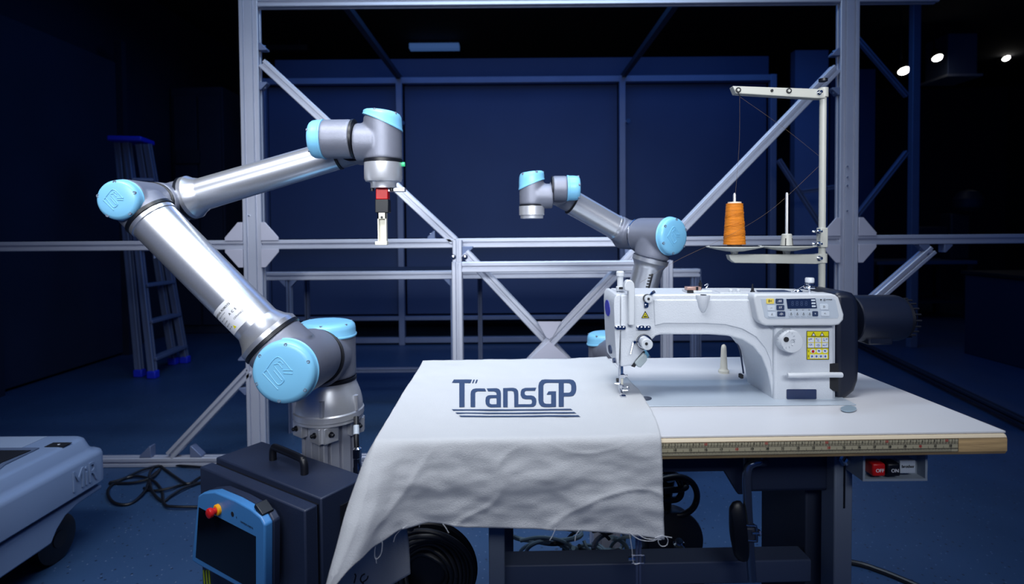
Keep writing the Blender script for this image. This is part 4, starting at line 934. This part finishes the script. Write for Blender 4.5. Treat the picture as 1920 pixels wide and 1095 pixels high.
# reverse lever, base plate window
b = NB(); sweep(b, crom([P(1477, 703.5, YM-.026), P(1500, 703.8, YM-.030), P(1545, 703, YM-.030), P(1578, 703, YM-.026)], 8), .0052, 14); sweep(b, [P(1484, 703.5, YM-.026), P(1484, 701, YM)], .005, 10); obj('reverse_lever', b, 'whites', sm)
b = NB(); pprism(b, rrect(1474, 729, 1532, 752, 3), YM-.0085, .002); wn = obj('window_plate', b, 'whites', sm)
b = NB(); pprism(b, rrect(1475, 730, 1531, 748.5, 2), YM-.0095, .001); obj('dark_window', b, mat('window_navy', '28365a', .25), wn)
b = NB(); add_text(b, 'MADE IN CHINA', .003, P(1485, 750.5, YM-.009), (1, 0, 0), (0, 0, 1)); obj('window_text', b, 'ink', wn, smooth=0)
# opening and black wheel cover
b = NB(); pprism(b, [(1556, 682), (1572, 681), (1572, 735), (1562, 733), (1556, 728)], YM-.0078, .002); obj('side_opening', b, 'ink', sm)
b = NB(); pprism(b, [(1566, 548), (1590, 547), (1602, 550), (1609, 558), (1613, 575), (1614, 690), (1612, 715), (1605, 735), (1590, 747), (1566, 757)], YM+.002, .115); wc_ = obj('wheel_cover', b, 'darkblue', sm, bevel=.012, bseg=5)
xm0 = P(1612, 595, 1.18).x; zm = P(1650, 596, 1.18).z; xm1 = P(1684, 595, 1.18).x
b = NB(); lathe(b, (xm0-.02, 1.18, zm), (1, 0, 0), [(.047, 0), (.049, .002), (.049, xm1-xm0+.01), (.047, xm1-xm0+.018)], 56); mt = obj('motor', b, 'darkblue', sm, smooth=30)
b = NB(); lathe(b, (xm1-.004, 1.18, zm), (1, 0, 0), [(.036, 0), (.042, .004), (.042, .012), (.034, .020), (.02, .022)], 40); hw = obj('handwheel', b, 'black', sm)
b = NB()
for k in range(20):
    t = 2*math.pi*k/20; c_ = V((xm1+.008, 1.18+math.cos(t)*.0405, zm+math.sin(t)*.0405)); sweep(b, [c_, c_+V((.012, 0, 0))], .0022, 6)
obj('grip_ribs', b, 'black', hw)
b = NB(); bx2(b, (xm0, 1.15, P(1650, 640, 1.18).z-.002), (xm1-.03, 1.22, zm-.03)); obj('motor_foot', b, 'darkblue', mt, bevel=.004)
# things on the arm top
ztop = P(1300, 552, YM).z
def at(px, dy=.04): return V((P(px, 541, YM+dy).x, YM+dy, ztop))
b = NB(); bx2(b, at(1284)-V((0, .02, 0)), at(1330)+V((0, .02, .006))); wp = obj('winder_base', b, 'whites', sm, bevel=.002)
b = NB(); bx2(b, at(1283)+V((0, -.02, .006)), at(1309)+V((0, .0, .0125))); obj('winder_lever', b, 'pink', wp, bevel=.001)
b = NB(); bx2(b, at(1299)+V((0, -.021, .0065)), at(1303)+V((0, -.019, .013))); bx2(b, at(1283)+V((0, -.022, -.0)), at(1294)+V((0, -.018, .006))); obj('winder_clip', b, 'black', wp)
b = NB(); cyl(b, at(1313), at(1313)+V((0, 0, .02)), .0036, seg=14); cyl(b, at(1313)+V((0, 0, .02)), at(1313)+V((0, 0, .025)), .0015, seg=8); obj('winder_spindle', b, 'black', wp)
b = NB(); sweep(b, crom([at(1316)+V((0, 0, .008)), at(1322)+V((0, 0, .008)), at(1326)+V((0, 0, .012)), at(1327)+V((0, 0, .018)), at(1321)+V((0, 0, .014))], 5), .0012, 8); obj('winder_spring', b, 'chrome', wp)
b = NB(); c_ = P(1318, 555, YM-.003); lathe(b, c_, (0, 0, -1), [(.0135, -.002), (.0135, .001), (.0125, .008), (.009, .022), (.004, .032), (.001, .034)], 24); bo = obj('oil_boss', b, 'white', sm)
b = NB(); lathe(b, c_+V((0, -.003, .002)), (0, 0, 1), [(.006, 0), (.006, .0012)], 18); obj('plug', b, 'ink', bo)
for px in (1370, 1384):
    b = NB(); c_ = at(px, .03); lathe(b, c_, (0, 0, 1), [(.003, 0), (.003, .003), (.0042, .003), (.0042, .0065), (.003, .0075)], 14); obj('top_screw', b, 'whites', sm)
b = NB(); bx2(b, at(1350, .02), at(1396, .05)+V((0, 0, .0015))); obj('top_cover', b, 'whites', sm)
b = NB(); c_ = at(1411, .03); lathe(b, c_, (0, 0, 1), [(.0045, 0), (.0045, .003), (.003, .003), (.003, .008), (.0015, .009), (.0015, .017)], 12); obj('thread_post', b, 'black', sm)
b = NB(); bx2(b, at(1430, .02)+V((0, 0, .0)), at(1470, .05)+V((0, 0, .0022))); obj('top_plug', b, 'pbtn', sm)
c_ = at(1518, .05)-V((0, 0, .003)); b = NB(); lathe(b, c_, (0, 0, 1), [(.003, 0), (.003, .007), (.011, .008), (.0125, .010), (.011, .012), (.004, .013), (.004, .0155), (.0095, .016), (.0095, .018), (.003, .0185), (.003, .020)], 24); wi = obj('bobbin_winder', b, 'chrome', sm)
b = NB(); lathe(b, c_+V((0, 0, .020)), (0, 0, 1), [(.0082, 0), (.009, .001), (.009, .0085), (.0078, .0105)], 24); obj('winder_cap', b, 'whites', wi)
b = NB(); sweep(b, crom([at(1487, .04), at(1497, .04)+V((0, 0, .006)), at(1507, .045)+V((0, 0, .012))], 5), .0016, 8); lathe(b, at(1497, .04)-V((0, 0, .002)), (0, 0, 1), [(.009, 0), (.008, .003), (.004, .0065), (.0, .0075)], 18); obj('winder_arm', b, 'chrome', wi)
# machine head cushion black bit
b = NB(); pprism(b, rrect(1388, 702, 1394, 710, 1.5), 1.2, .01); obj('rubber_stop', b, 'ink', sm)
b = NB(); sweep(b, crom([P(1379, 635, 1.235), P(1387, 655, 1.235), P(1392, 685, 1.235), P(1394, 700, 1.235)], 5), .002, 8); obj('rear_lever', b, 'pbtn', sm)

# spool peg on the table
c_ = PZ(1357, 699, ZTB)
b = NB(); lathe(b, c_, (0, 0, 1), [(.0125, 0), (.0125, .006), (.0105, .0075), (.0085, .012), (.0062, .060), (.005, .066), (.002, .069)], 28); tag(obj('head_rest_peg', b, 'ivory'), 'tapered white plastic peg standing on the table beneath the machine arm', 'peg')

# ================================================================== thread stand
YT = 1.33
ts = thing('thread_stand', 'cream metal thread stand with tall pole, two arms and spool trays behind the machine', 'thread stand', V((P(1542, 540, YT).x, YT, ZTB)))
xt = P(1542, 350, YT).x
b = NB(); cyl(b, (xt, YT, ZTB+.001), (xt, YT, P(1542, 165, YT).z), .0078, seg=24); pl = obj('pole', b, 'cream', ts)
b = NB(); lathe(b, (xt, YT, ZTB+.0002), (0, 0, 1), [(.022, 0), (.022, .006), (.014, .012), (.0085, .016)], 24); obj('foot_nut', b, 'cream', ts)
b = NB(); cyl(b, (xt, YT, P(0, 165, YT).z), (xt, YT, P(0, 160, YT).z), .0098, seg=20); obj('pole_cap', b, 'black', ts)
def armbar(pix, name='arm'):
    b = NB(); pprism(b, pix, YT-.011, .022); return obj(name, b, 'cream', ts, bevel=.0015)
a1 = armbar([(1374, 161), (1548, 167), (1548, 184), (1530, 184), (1380, 175)])
for px, py, r in ((1384, 169, 5), (1479, 170.5, 5), (1447, 170, 2.6)):
    b = NB(); c_ = P(px, py, YT-.011); R = S(r, YT)
    lathe(b, c_, (0, -1, 0), [(R, 0), (R, .002), (R*.62, .0025), (R*.6, .0018)], 20); obj('eyelet', b, 'ink', a1)
    if r > 3: b = NB(); lathe(b, c_+V((0, -.0008, 0)), (0, -1, 0), [(R*.5, 0), (R*.5, .0022)], 16); obj('eyelet_core', b, 'cream', a1)
b = NB(); sweep(b, crom([P(1384, 172, YT-.013), P(1386, 178, YT-.015), P(1388, 182, YT-.013)], 4), .0012, 6); obj('thread_hook', b, 'ink', a1)
a2 = armbar([(1367, 478), (1385, 477), (1530, 477), (1548, 475), (1548, 493), (1530, 495), (1378, 493), (1370, 487)])
for py in (174, 484):
    b = NB(); c_ = V((xt, YT, P(1542, py, YT).z)); lathe(b, c_+V((0, 0, -.011)), (0, 0, 1), [(.0115, 0), (.0115, .022)], 24); cl_ = obj('clamp', b, 'cream', ts); bolt(cl_, P(1535, py, YT-.011), .0038)
b = NB(); bx2(b, (xt-.010, YT-.012, P(0+1542, 464, YT).z), (xt+.008, YT+.008, P(1542, 427, YT).z)); jc = obj('pole_joint', b, 'cream', ts, bevel=.002)
for py in (434, 457): bolt(jc, P(1535, py, YT-.012), .0036); bolt(jc, V((xt-.010, YT, P(1542, py, YT).z)), .0030, (-1, 0, 0))
for px, py, R, sp in ((1377, 464, 51, 362), (1475, 463, 50, 361)):
    c_ = P(px, py, YT); R_ = S(R, YT); za_ = P(px, 479, YT).z
    b = NB(); lathe(b, c_, (0, 0, 1), [(.007, za_-c_.z), (.009, -.010), (.020, -.009), (R_*.7, -.004), (R_*.99, .0005), (R_, .002), (R_*.98, .003), (R_*.9, .0018), (.0, .0015)], 48); tr = obj('spool_tray', b, 'cream', ts)
    b = NB(); lathe(b, c_+V((0, 0, .002)), (0, 0, 1), [(R_*.86, 0), (R_*.86, .0016), (.0, .002)], 40); obj('foam_disc', b, 'ink', tr)
    zt2 = P(px, sp, YT).z
    b = NB(); lathe(b, c_, (0, 0, 1), [(.0034, .003), (.0034, zt2-c_.z-.004), (.002, zt2-c_.z)], 14); obj('spindle', b, 'alum', tr)
    if px > 1400:
        b = NB(); lathe(b, c_+V((0, 0, .0036)), (0, 0, 1), [(.0145, 0), (.0115, .026), (.0095, .028)], 24); cc_ = obj('cone_holder', b, 'cream', tr)
        for t in (-2.2, -.9): d = V((math.cos(t), math.sin(t), 0)); b = NB(); p0 = c_+d*.0142+V((0, 0, .004)); sweep(b, [p0, c_+d*.0122+V((0, 0, .021))], .0012, 6); obj('slot', b, 'ink', cc_)
c_ = P(1377, 464, YT)+V((0, 0, .0042)); H_ = P(1377, 381, YT).z-c_.z
tc_ = thing('thread_cone', 'tall cone of orange thread standing on the left spool tray', 'thread cone', c_)
prof = []; N = 40
for i in range(N+1):
    t = i/N; prof.append((.0255-.0063*t+.00035*math.sin(i*2.1), .003+(H_-.004)*t))
b = NB(); lathe(b, c_, (0, 0, 1), [(.0215, .003)]+prof+[(.0165, H_-.0005)], 40); obj('wound_thread', b, 'othread', tc_, smooth=60)
b = NB()
for k in range(14):
    pts = []
    for i in range(13):
        u = i/12; t = k/14+.04*u*2; h = .006+(H_-.012)*((k/14+u*.18) % 1); r = .0262-.0063*h/H_; a = k*1.7+u*2.6; pts.append(c_+V((math.cos(a)*r, math.sin(a)*r, h)))
    if abs(pts[0].z-pts[-1].z) < .04: sweep(b, pts, .00035, 5)
obj('winding', b, mat('orange_dark', 'b06404', .6), tc_)
b = NB(); lathe(b, c_, (0, 0, 1), [(.0165, 0), (.0165, .004), (.0155, H_-.002), (.0155, H_+.003), (.006, H_+.0035), (.0045, H_)], 30); obj('paper_core', b, 'ivory', tc_)
th_ = thing('thread_line', 'fine orange thread running from the cone over the stand to the machine', 'thread', P(1384, 300, YT))
for pts in ([P(1379, 362, YT), P(1386, 270, YT-.002), P(1387, 180, YT-.014)], [P(1388, 182, YT-.014), P(1470, 240, YT-.012), P(1535, 292, YT-.01)], [P(1535, 312, YT-.011), P(1450, 390, YT-.03), P(1370, 440, YT-.07), P(1272, 487, YT-.1), P(1200, 530, 1.17)]):
    b = NB(); sweep(b, crom(pts, 8), .00022, 5); obj('strand', b, mat('thread_tan', '6a5a48', .7), th_)

# ================================================================== knee lifter, pull rod
YK = 1.0
kl = thing('knee_lifter', 'chrome knee lifter rod with black oval pad hanging under the table', 'knee lifter', P(1405, 900, YK))
b = NB(); sweep(b, crom([P(1442, 868, 1.10), P(1425, 866, YK+.01), P(1413, 868, YK), P(1403, 876, YK), P(1400, 895, YK), P(1401, 930, YK), P(1404, 990, YK), P(1410, 1088, YK)], 8), .0078, 16); rd = obj('rod', b, mat('satin_rod', '8a96a8', .2, .9), kl)
pc = P(1383, 996, YK)
b = NB(); hh = S(59, YK)
ringsx = []
for xo, sc_ in ((.010, .80), (.013, .93), (.010, .99), (.004, 1.0), (-.004, .95), (-.010, .80), (-.013, .4), (-.014, .05)):
    ringsx.append([pc+V((xo+.008*math.sin(0), math.cos(t)*.015*sc_, math.sin(t)*hh*sc_))+V((-.10*math.sin(t)*hh*sc_*1.0*.9, 0, 0)) for t in [2*math.pi*i/40 for i in range(40)]])
loft(b, ringsx[::-1]); obj('knee_pad', b, 'black', kl)
for dz in (984, 1012):
    b = NB(); sweep(b, [P(1388, dz, YK-.012), P(1418, dz+2, YK-.012)], .0016, 8); obj('bracket_wire', b, 'chrome', kl)
b = NB(); sweep(b, [P(1418, 985, YK-.012), P(1418, 1014, YK-.012)], .0016, 8); obj('bracket_wire', b, 'chrome', kl)
b = NB(); cyl(b, P(1410, 999, YK-.012), P(1427, 999, YK-.012), .003, seg=10); cyl(b, P(1422, 999, YK-.012), P(1425, 999, YK-.012), .006, seg=6); obj('clamp_screw', b, 'chrome', kl)
b = NB(); box(b, P(1406, 999, YK), (.024, .02, .028)); obj('clamp_block', b, 'legd', kl, bevel=.003)
pr = thing('pedal_pull_rod', 'thin chrome pull rod with square clamp hanging behind the cloth hem', 'rod', P(1197, 1040, .98))
for dx in (-3, 3): b = NB(); cyl(b, P(1197+dx, 900, .98), P(1197+dx, 1100, .98), .0026, seg=10); obj('rod', b, 'alud', pr)
b = NB()
for (a, c_) in (((1184, 1041), (1208, 1041)), ((1184, 1056), (1208, 1056)), ((1184, 1041), (1184, 1056)), ((1208, 1041), (1208, 1056))): sweep(b, [P(*a, .975), P(*c_, .975)], .0014, 6)
obj('clamp_frame', b, 'chrome', pr); b = NB(); cyl(b, P(1178, 1047, .975), P(1190, 1047, .975), .004, seg=8); obj('clamp_screw', b, 'chrome', pr)

# ================================================================== under the table
YD = 1.55
c_ = P(1262, 1008, YD)
dm = thing('cable_drum', 'round black drum lying on edge under the table beside the hanging cloth', 'drum', V((c_.x, YD, 0)))
R_ = S(55, YD)
b = NB(); lathe(b, c_+V((0, -.02, 0)), (0.15, -1, .1), [(R_, -.05), (R_*1.02, -.045), (R_*1.02, 0), (R_*.98, .006), (R_*.5, .012), (.02, .014), (.0, .014)], 56); obj('disc', b, 'black', dm)
b = NB(); lathe(b, P(1272, 1030, YD-.07), (0, -.3, 1), [(.016, 0), (.016, .02), (.010, .022), (.010, .03)], 16); obj('knob', b, 'chrome', dm)
b = NB(); bx2(b, (c_.x-.07, YD-.05, 0), (c_.x+.07, YD+.08, c_.z-R_*.6)); obj('stand', b, 'legd', dm)
# hose loops above drum
hs_ = thing('black_hose', 'thick black hose looping behind the right edge of the cloth', 'hose', V((c_.x-.03, YD, c_.z+R_)))
for k, (rx, ry, ox, oy) in enumerate(((55, 34, 1252, 930), (38, 26, 1240, 915), (62, 22, 1225, 905))):
    pts = [P(ox+rx*math.cos(t), oy+ry*math.sin(t)+6*math.sin(2*t+k), YD-.04+.03*math.sin(t+k)) for t in [2*math.pi*i/12 for i in range(12)]]
    b = NB(); sweep(b, crom(pts, 6, True)+[pts[0]], .0085, 12); obj('loop', b, 'cable', hs_)
b = NB(); sweep(b, crom([P(1252, 896, YD), P(1245, 950, YD+.02), P(1250, 985, YD-.01)], 6), .02, 14); obj('thick_end', b, 'cable', hs_)
# left coil
YC = 1.28; c_ = P(800, 1078, YC)
co = thing('cable_coil', 'big coil of black cable standing on edge under the left of the cloth', 'cable coil', V((c_.x, YC, 0)))
b = NB(); lathe(b, c_+V((0, .03, 0)), (0, -1, 0), [(S(92, YC), 0), (S(96, YC), .006), (S(90, YC), .012), (S(30, YC), .014), (.0, .014)], 56); obj('backing_disc', b, 'black', co)
for k in range(7):
    R_ = S(40+8*k, YC); b = NB(); pts = [c_+V((R_*math.cos(t)*(1+.02*math.sin(3*t+k)), -.01*math.sin(t*2+k), R_*math.sin(t)*(1+.02*math.cos(2*t+k)))) for t in [2*math.pi*i/20 for i in range(20)]]
    sweep(b, crom(pts, 3, True)+[pts[0]], .006, 10); obj('coil_turn', b, 'cable', co)
b = NB(); lathe(b, P(771, 985, YC-.02), (0, -1, 0), [(.009, 0), (.009, .012), (.005, .014)], 14); obj('knob', b, 'darkglass', co)
b = NB(); bx2(b, (c_.x-.08, YC-.03, 0), (c_.x+.08, YC+.06, max(.03, c_.z-S(60, YC)))); obj('stand', b, 'legd', co)
ap = thing('profile_upright', 'short aluminium profile upright beside the black cable coil', 'post', V((P(866, 1060, 1.33).x, 1.33, 0)))
b = NB(); x = P(866, 1060, 1.33).x; extr(b, (x, 1.34, 0), (x, 1.34, P(866, 1020, 1.33).z), c=.024, g=.006, dp=.005); obj('profile', b, 'alud', ap, smooth=20)
b = NB(); bx2(b, (x-.04, 1.31, 0), (x+.04, 1.39, .008)); obj('foot', b, 'alud', ap)
# tangle of cables
tg = thing('cable_tangle', 'tangled heap of beige and black cables on the floor tray under the cloth', 'cables', V((P(1100, 1050, 1.55).x, 1.55, 0)))
random.seed(21)
zb_ = P(1100, 1062, 1.5).z
for k in range(26):
    beige = k % 3 != 2
    cx_, cy_ = random.uniform(1010, 1200), random.uniform(1000, 1070); rx, ry = random.uniform(30, 85), random.uniform(12, 38); ph = random.random()*6
    n_ = random.randint(7, 11); a0 = random.random()*6; sw = random.uniform(2.5, 5.5)
    pts = [P(min(max(cx_+rx*math.cos(a0+sw*i/n_), 955), 1245), cy_+ry*math.sin(a0+sw*i/n_), 1.52+.07*math.sin(ph+i*.7)) for i in range(n_)]
    b = NB(); sweep(b, crom(pts, 5), random.choice((.005, .0065, .0045)), 8); obj('cable_loop', b, 'cableg' if beige else 'cable', tg, label='beige cable' if beige else 'black cable')
b = NB(); bx2(b, (P(1010, 1062, 1.6).x, 1.42, max(0, zb_-.12)), (P(1235, 1062, 1.6).x, 1.68, max(.02, zb_-.10))); obj('tray', b, 'legd', tg)
for sx in (1015, 1230):
    b = NB(); x = P(sx, 1062, 1.6).x; bx2(b, (x-.01, 1.43, 0), (x+.01, 1.67, max(.02, zb_-.12))); obj('tray_leg', b, 'legd', tg)

# ================================================================== controller box and pendant
HB = .50
A = PZ(374, 868, HB); Bc = PZ(571, 950, HB)
ub = (Bc-A).normalized(); vb = V((-ub.y, ub.x, 0)); WB = (Bc-A).length; DB = min(.30, (PZ(515, 835, HB)-A).dot(V((-ub.y, ub.x, 0)))); print('DB', DB, WB, A, Bc)
def CB(a, d, z): return A+ub*a+vb*d+V((0, 0, z-HB))
cx_ = thing('controller_box', 'dark grey steel robot controller box with black handle in front of the pedestal', 'control box', CB(WB/2, DB/2, 0))
RBx = Matrix.Rotation(math.atan2(ub.y, ub.x), 3, 'Z')
b = NB(); prism(b, [CB(0.0, .045, .03), CB(WB, .045, .03), CB(WB, DB, .03), CB(0, DB, .03)], (0, 0, HB-.03)); obj('body', b, 'boxm', cx_, bevel=.004)
b = NB(); prism(b, [CB(0, 0, .035), CB(WB, 0, .035), CB(WB, .036, .035), CB(0, .036, .035)], (0, 0, HB-.045)); obj('door', b, 'boxm', cx_, bevel=.004)
b = NB(); prism(b, [CB(.008, .034, .035), CB(WB-.008, .034, .035), CB(WB-.008, .047, .035), CB(.008, .047, .035)], (0, 0, HB-.05)); obj('door_gasket', b, 'black', cx_)
h0 = PZ(512, 862, HB); h1 = PZ(571, 889, HB)
b = NB(); up_ = V((0, 0, 1)); sweep(b, crom([h0, h0+up_*.022, h0+up_*.034+(h1-h0)*.04, h0+up_*.038+(h1-h0)*.14, h1+up_*.038-(h1-h0)*.14, h1+up_*.034-(h1-h0)*.04, h1+up_*.022, h1], 6), .0098, 14); obj('handle', b, 'black', cx_)
b = NB(); prism(b, [CB(WB+.0005, .10, .15), CB(WB+.0005, DB-.04, .15), CB(WB+.0005, DB-.04, HB-.04), CB(WB+.0005, .10, HB-.04)], ub*.003); gl = obj('vent_grille', b, 'boxd', cx_)
for k in range(13):
    b = NB(); box(b, CB(WB+.006, .18, .17+k*.0225), (.006, .13, .006), RBx@Matrix.Rotation(.5, 3, 'Y')); obj('louvre', b, 'boxd', gl)
for a_ in (.04, WB-.04):
    for d in (.08, DB-.05): b = NB(); lathe(b, CB(a_, d, 0), (0, 0, 1), [(.02, 0), (.016, .032)], 16); obj('foot', b, 'black', cx_)
# pendant hung on the door
YPD = -.055
def CP(a, z, d=YPD): return CB(a, d, z)
pe = thing('teach_pendant', 'blue framed teach pendant with red stop button hung on the controller box', 'pendant', CP(.14, .1))
def pa(px, py):       # door-parallel plane through pendant
    n = vb; o = CP(0, 0); d = RM @ V(((px-960)/F, -(py-PPY)/F, -1)); t = (o-V((0, 0, CAMH))).dot(n)/d.dot(n); return V((0, 0, CAMH))+d*t
out = [(371, 930), (380, 924), (402, 922), (440, 938), (470, 955), (488, 970), (496, 985), (496, 1110), (490, 1125), (372, 1060), (360, 1052), (360, 1040)]
outw = [pa(*p) for p in out]
b = NB(); prism(b, outw, vb*.022); po = obj('frame', b, mat('pendant_blue', '3f7cb8', .4), pe, bevel=.004, bseg=3)
b = NB(); prism(b, [p+vb*.022 for p in outw], vb*.02); obj('back_shell', b, 'boxm', pe, bevel=.004)
b = NB(); prism(b, [pa(*p)-vb*.0004 for p in ((373, 951), (480, 1006), (480, 1098), (478, 1108), (367, 1045))], vb*.001); obj('screen', b, 'darkglass', pe, smooth=0)
c_ = pa(410, 955); b = NB(); lathe(b, c_, -vb, [(.0135, -.001), (.0135, .006), (.011, .008)], 24); es = obj('stop_collar', b, 'amber', pe)
b = NB(); lathe(b, c_-vb*.007, -vb, [(.008, 0), (.008, .008), (.0115, .010), (.0125, .014), (.0115, .019), (.008, .021), (0, .021)], 28); obj('stop_button', b, 'redd', pe, label='red mushroom stop button')
c_ = pa(436, 964); b = NB(); lathe(b, c_, -vb, [(.006, 0), (.006, .0006)], 16); obj('round_emblem', b, 'ink', pe, smooth=0)
nx = (pa(480, 998)-pa(445, 978)).normalized(); ny = vb.cross(nx)*-1
if ny.z < 0: ny = -ny
b = NB(); add_text(b, 'UNIVERSAL ROBOTS', .0062, pa(463, 984)-vb*.001, nx, ny, .9, .0002); add_text(b, 'R', .006, pa(444, 970)-vb*.001, nx, ny, 1, .0002); obj('printed_name', b, 'ink', pe, smooth=0)
b = NB(); box(b, pa(480, 960)+vb*.02, (.035, .03, .012), RBx@Matrix.Rotation(.55, 3, 'Y')); obj('socket_cover', b, 'black', pe, bevel=.002)
b = NB(); sweep(b, crom([pa(364, 992)+vb*.03, pa(345, 1003)+vb*.04, pa(336, 1025)+vb*.05, pa(340, 1045)+vb*.04, pa(362, 1070)+vb*.03], 8), .0042, 10); obj('pendant_cable', b, 'cable', pe)
for k in range(3): b = NB(); cyl(b, pa(376+5*k, 1072)+vb*.008, pa(378+5*k, 1100)+vb*.008, .0022, seg=8); obj('wire', b, mat('wire_green', '7a8c20', .5), pe)

# ================================================================== mobile robot
ag = thing('mobile_robot', 'low white mobile robot with dark wheel arch at the left edge', 'mobile robot', (-1.75, 1.75, 0))
xe = PZ(205, 838, .335).x; ye = PZ(205, 838, .335).y
def rr3(x0, y0, x1, y1, r, z, n=6): return [V((x, y, z)) for x, y in rrect(x0, y0, x1, y1, r, n)]
b = NB(); L0 = ye-.90
def shell(b, lv, x1, y1, x0=-2.15):
    loft(b, [rr3(x0+i_, L0+i_, x1-i_, y1-i_, max(.02, .05-i_*.2), z) for i_, z in lv])
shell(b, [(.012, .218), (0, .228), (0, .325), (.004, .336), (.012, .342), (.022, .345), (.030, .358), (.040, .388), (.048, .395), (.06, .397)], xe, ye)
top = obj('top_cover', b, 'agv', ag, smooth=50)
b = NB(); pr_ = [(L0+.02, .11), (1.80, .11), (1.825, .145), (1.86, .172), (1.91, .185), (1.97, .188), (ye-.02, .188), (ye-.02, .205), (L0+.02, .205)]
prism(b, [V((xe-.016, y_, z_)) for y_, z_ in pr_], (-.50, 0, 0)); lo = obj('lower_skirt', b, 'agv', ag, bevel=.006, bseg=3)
b = NB(); shell(b, [(.05, .19), (.05, .23)], xe, ye); obj('sensor_gap', b, 'agvd', ag)
b = NB(); bx2(b, (-2.0, L0+.08, .05), (xe-.12, ye-.06, .19)); obj('chassis', b, 'agvd', ag)
# text MiR pressed on the side
b = NB(); q = PZ(160, 885, .275)
add_text(b, 'MiR', .10, (xe+.0005, 1.925, .278), (0, 1, 0), (0, 0, 1), .72, 0); 
r_ = bmesh.ops.extrude_face_region(b, geom=b.faces[:]); bmesh.ops.translate(b, verts=[v for v in r_['geom'] if isinstance(v, bmesh.types.BMVert)], vec=(.004, 0, 0)); obj('raised_lettering', b, 'agv', ag, smooth=0)
c_ = PZ(136, 827, .398)+V((-.02, -.035, 0)); b = NB(); bx2(b, (c_.x-.035, c_.y-.018, .3975), (c_.x+.03, c_.y+.02, .3995)); lb_ = obj('corner_label', b, 'ink', ag)
b = NB(); lathe(b, (c_.x, c_.y, .3996), (0, 0, 1), [(.004, 0), (.004, .0006)], 12); obj('label_dot', b, 'stick', lb_)
b = NB(); prism(b, [PZ(x, y, .398) for x, y in ((-160, 905), (-140, 842), (74, 841), (10, 872), (-30, 905))], (0, 0, .004)); pk = obj('top_panel', b, 'agvg', ag, bevel=.001)
b = NB(); prism(b, [PZ(x, y, .403) for x, y in ((-150, 900), (-120, 846), (58, 845), (2, 868), (-35, 898))], (0, 0, .002)); obj('inner_panel', b, 'agvd', pk)
b = NB(); bx2(b, (-2.1, ye-.55, .3975), (xe-.18, ye-.06, .3985)); obj('raised_field', b, mat('agv_field', '8f9fb8', .4), ag)
wy = 1.885
for yy2, sx in ((wy, xe-.085), (wy-.62, xe-.085), (wy, -2.0), (wy-.62, -2.0)):
    b = NB(); lathe(b, (sx, yy2, .08), (1, 0, 0), [(.076, -.03), (.08, -.026), (.08, .018), (.066, .0245), (.03, .025)], 40); wh = obj('wheel', b, 'black', ag)
    b = NB(); lathe(b, (sx+.0245, yy2, .08), (1, 0, 0), [(.028, 0), (.028, .003)], 24); obj('hub', b, 'agvd', wh)

# floor cables
fc = thing('floor_cables', 'loops of black cable lying on the floor between mobile robot and controller', 'cables', PZ(290, 910, 0))
loops = [[(205, 905), (230, 898), (270, 880), (310, 872), (350, 874), (400, 878)], [(205, 906), (250, 905), (285, 895), (300, 880), (282, 896), (272, 920), (245, 944), (215, 943), (202, 925), (212, 908), (250, 893), (285, 900), (303, 920), (308, 945), (330, 950), (400, 950)],
         [(290, 875), (280, 890), (285, 920), (305, 940), (320, 930), (345, 915), (380, 903), (410, 890)], [(270, 915), (290, 920), (320, 915), (350, 907), (400, 905)], [(300, 873), (330, 895), (352, 907), (375, 895), (405, 880)]]
for lp_ in loops:
    b = NB(); sweep(b, crom([PZ(x, y, .0065+.004*(i % 3)) for i, (x, y) in enumerate(lp_)], 7), .0058, 10); obj('cable', b, 'cable', fc)
b = NB(); sweep(b, crom([PZ(1500, 1040, .008), PZ(1600, 1055, .008), PZ(1650, 1070, .008), PZ(1700, 1090, .008), PZ(1780, 1125, .008)], 8), .009, 10); tag(obj('power_cable', b, 'cable'), 'thick black cable crossing the floor at the bottom right of the table', 'cable')
print('objects', len(bpy.data.objects), 'tris', sum(len(m.polygons) for m in bpy.data.meshes))
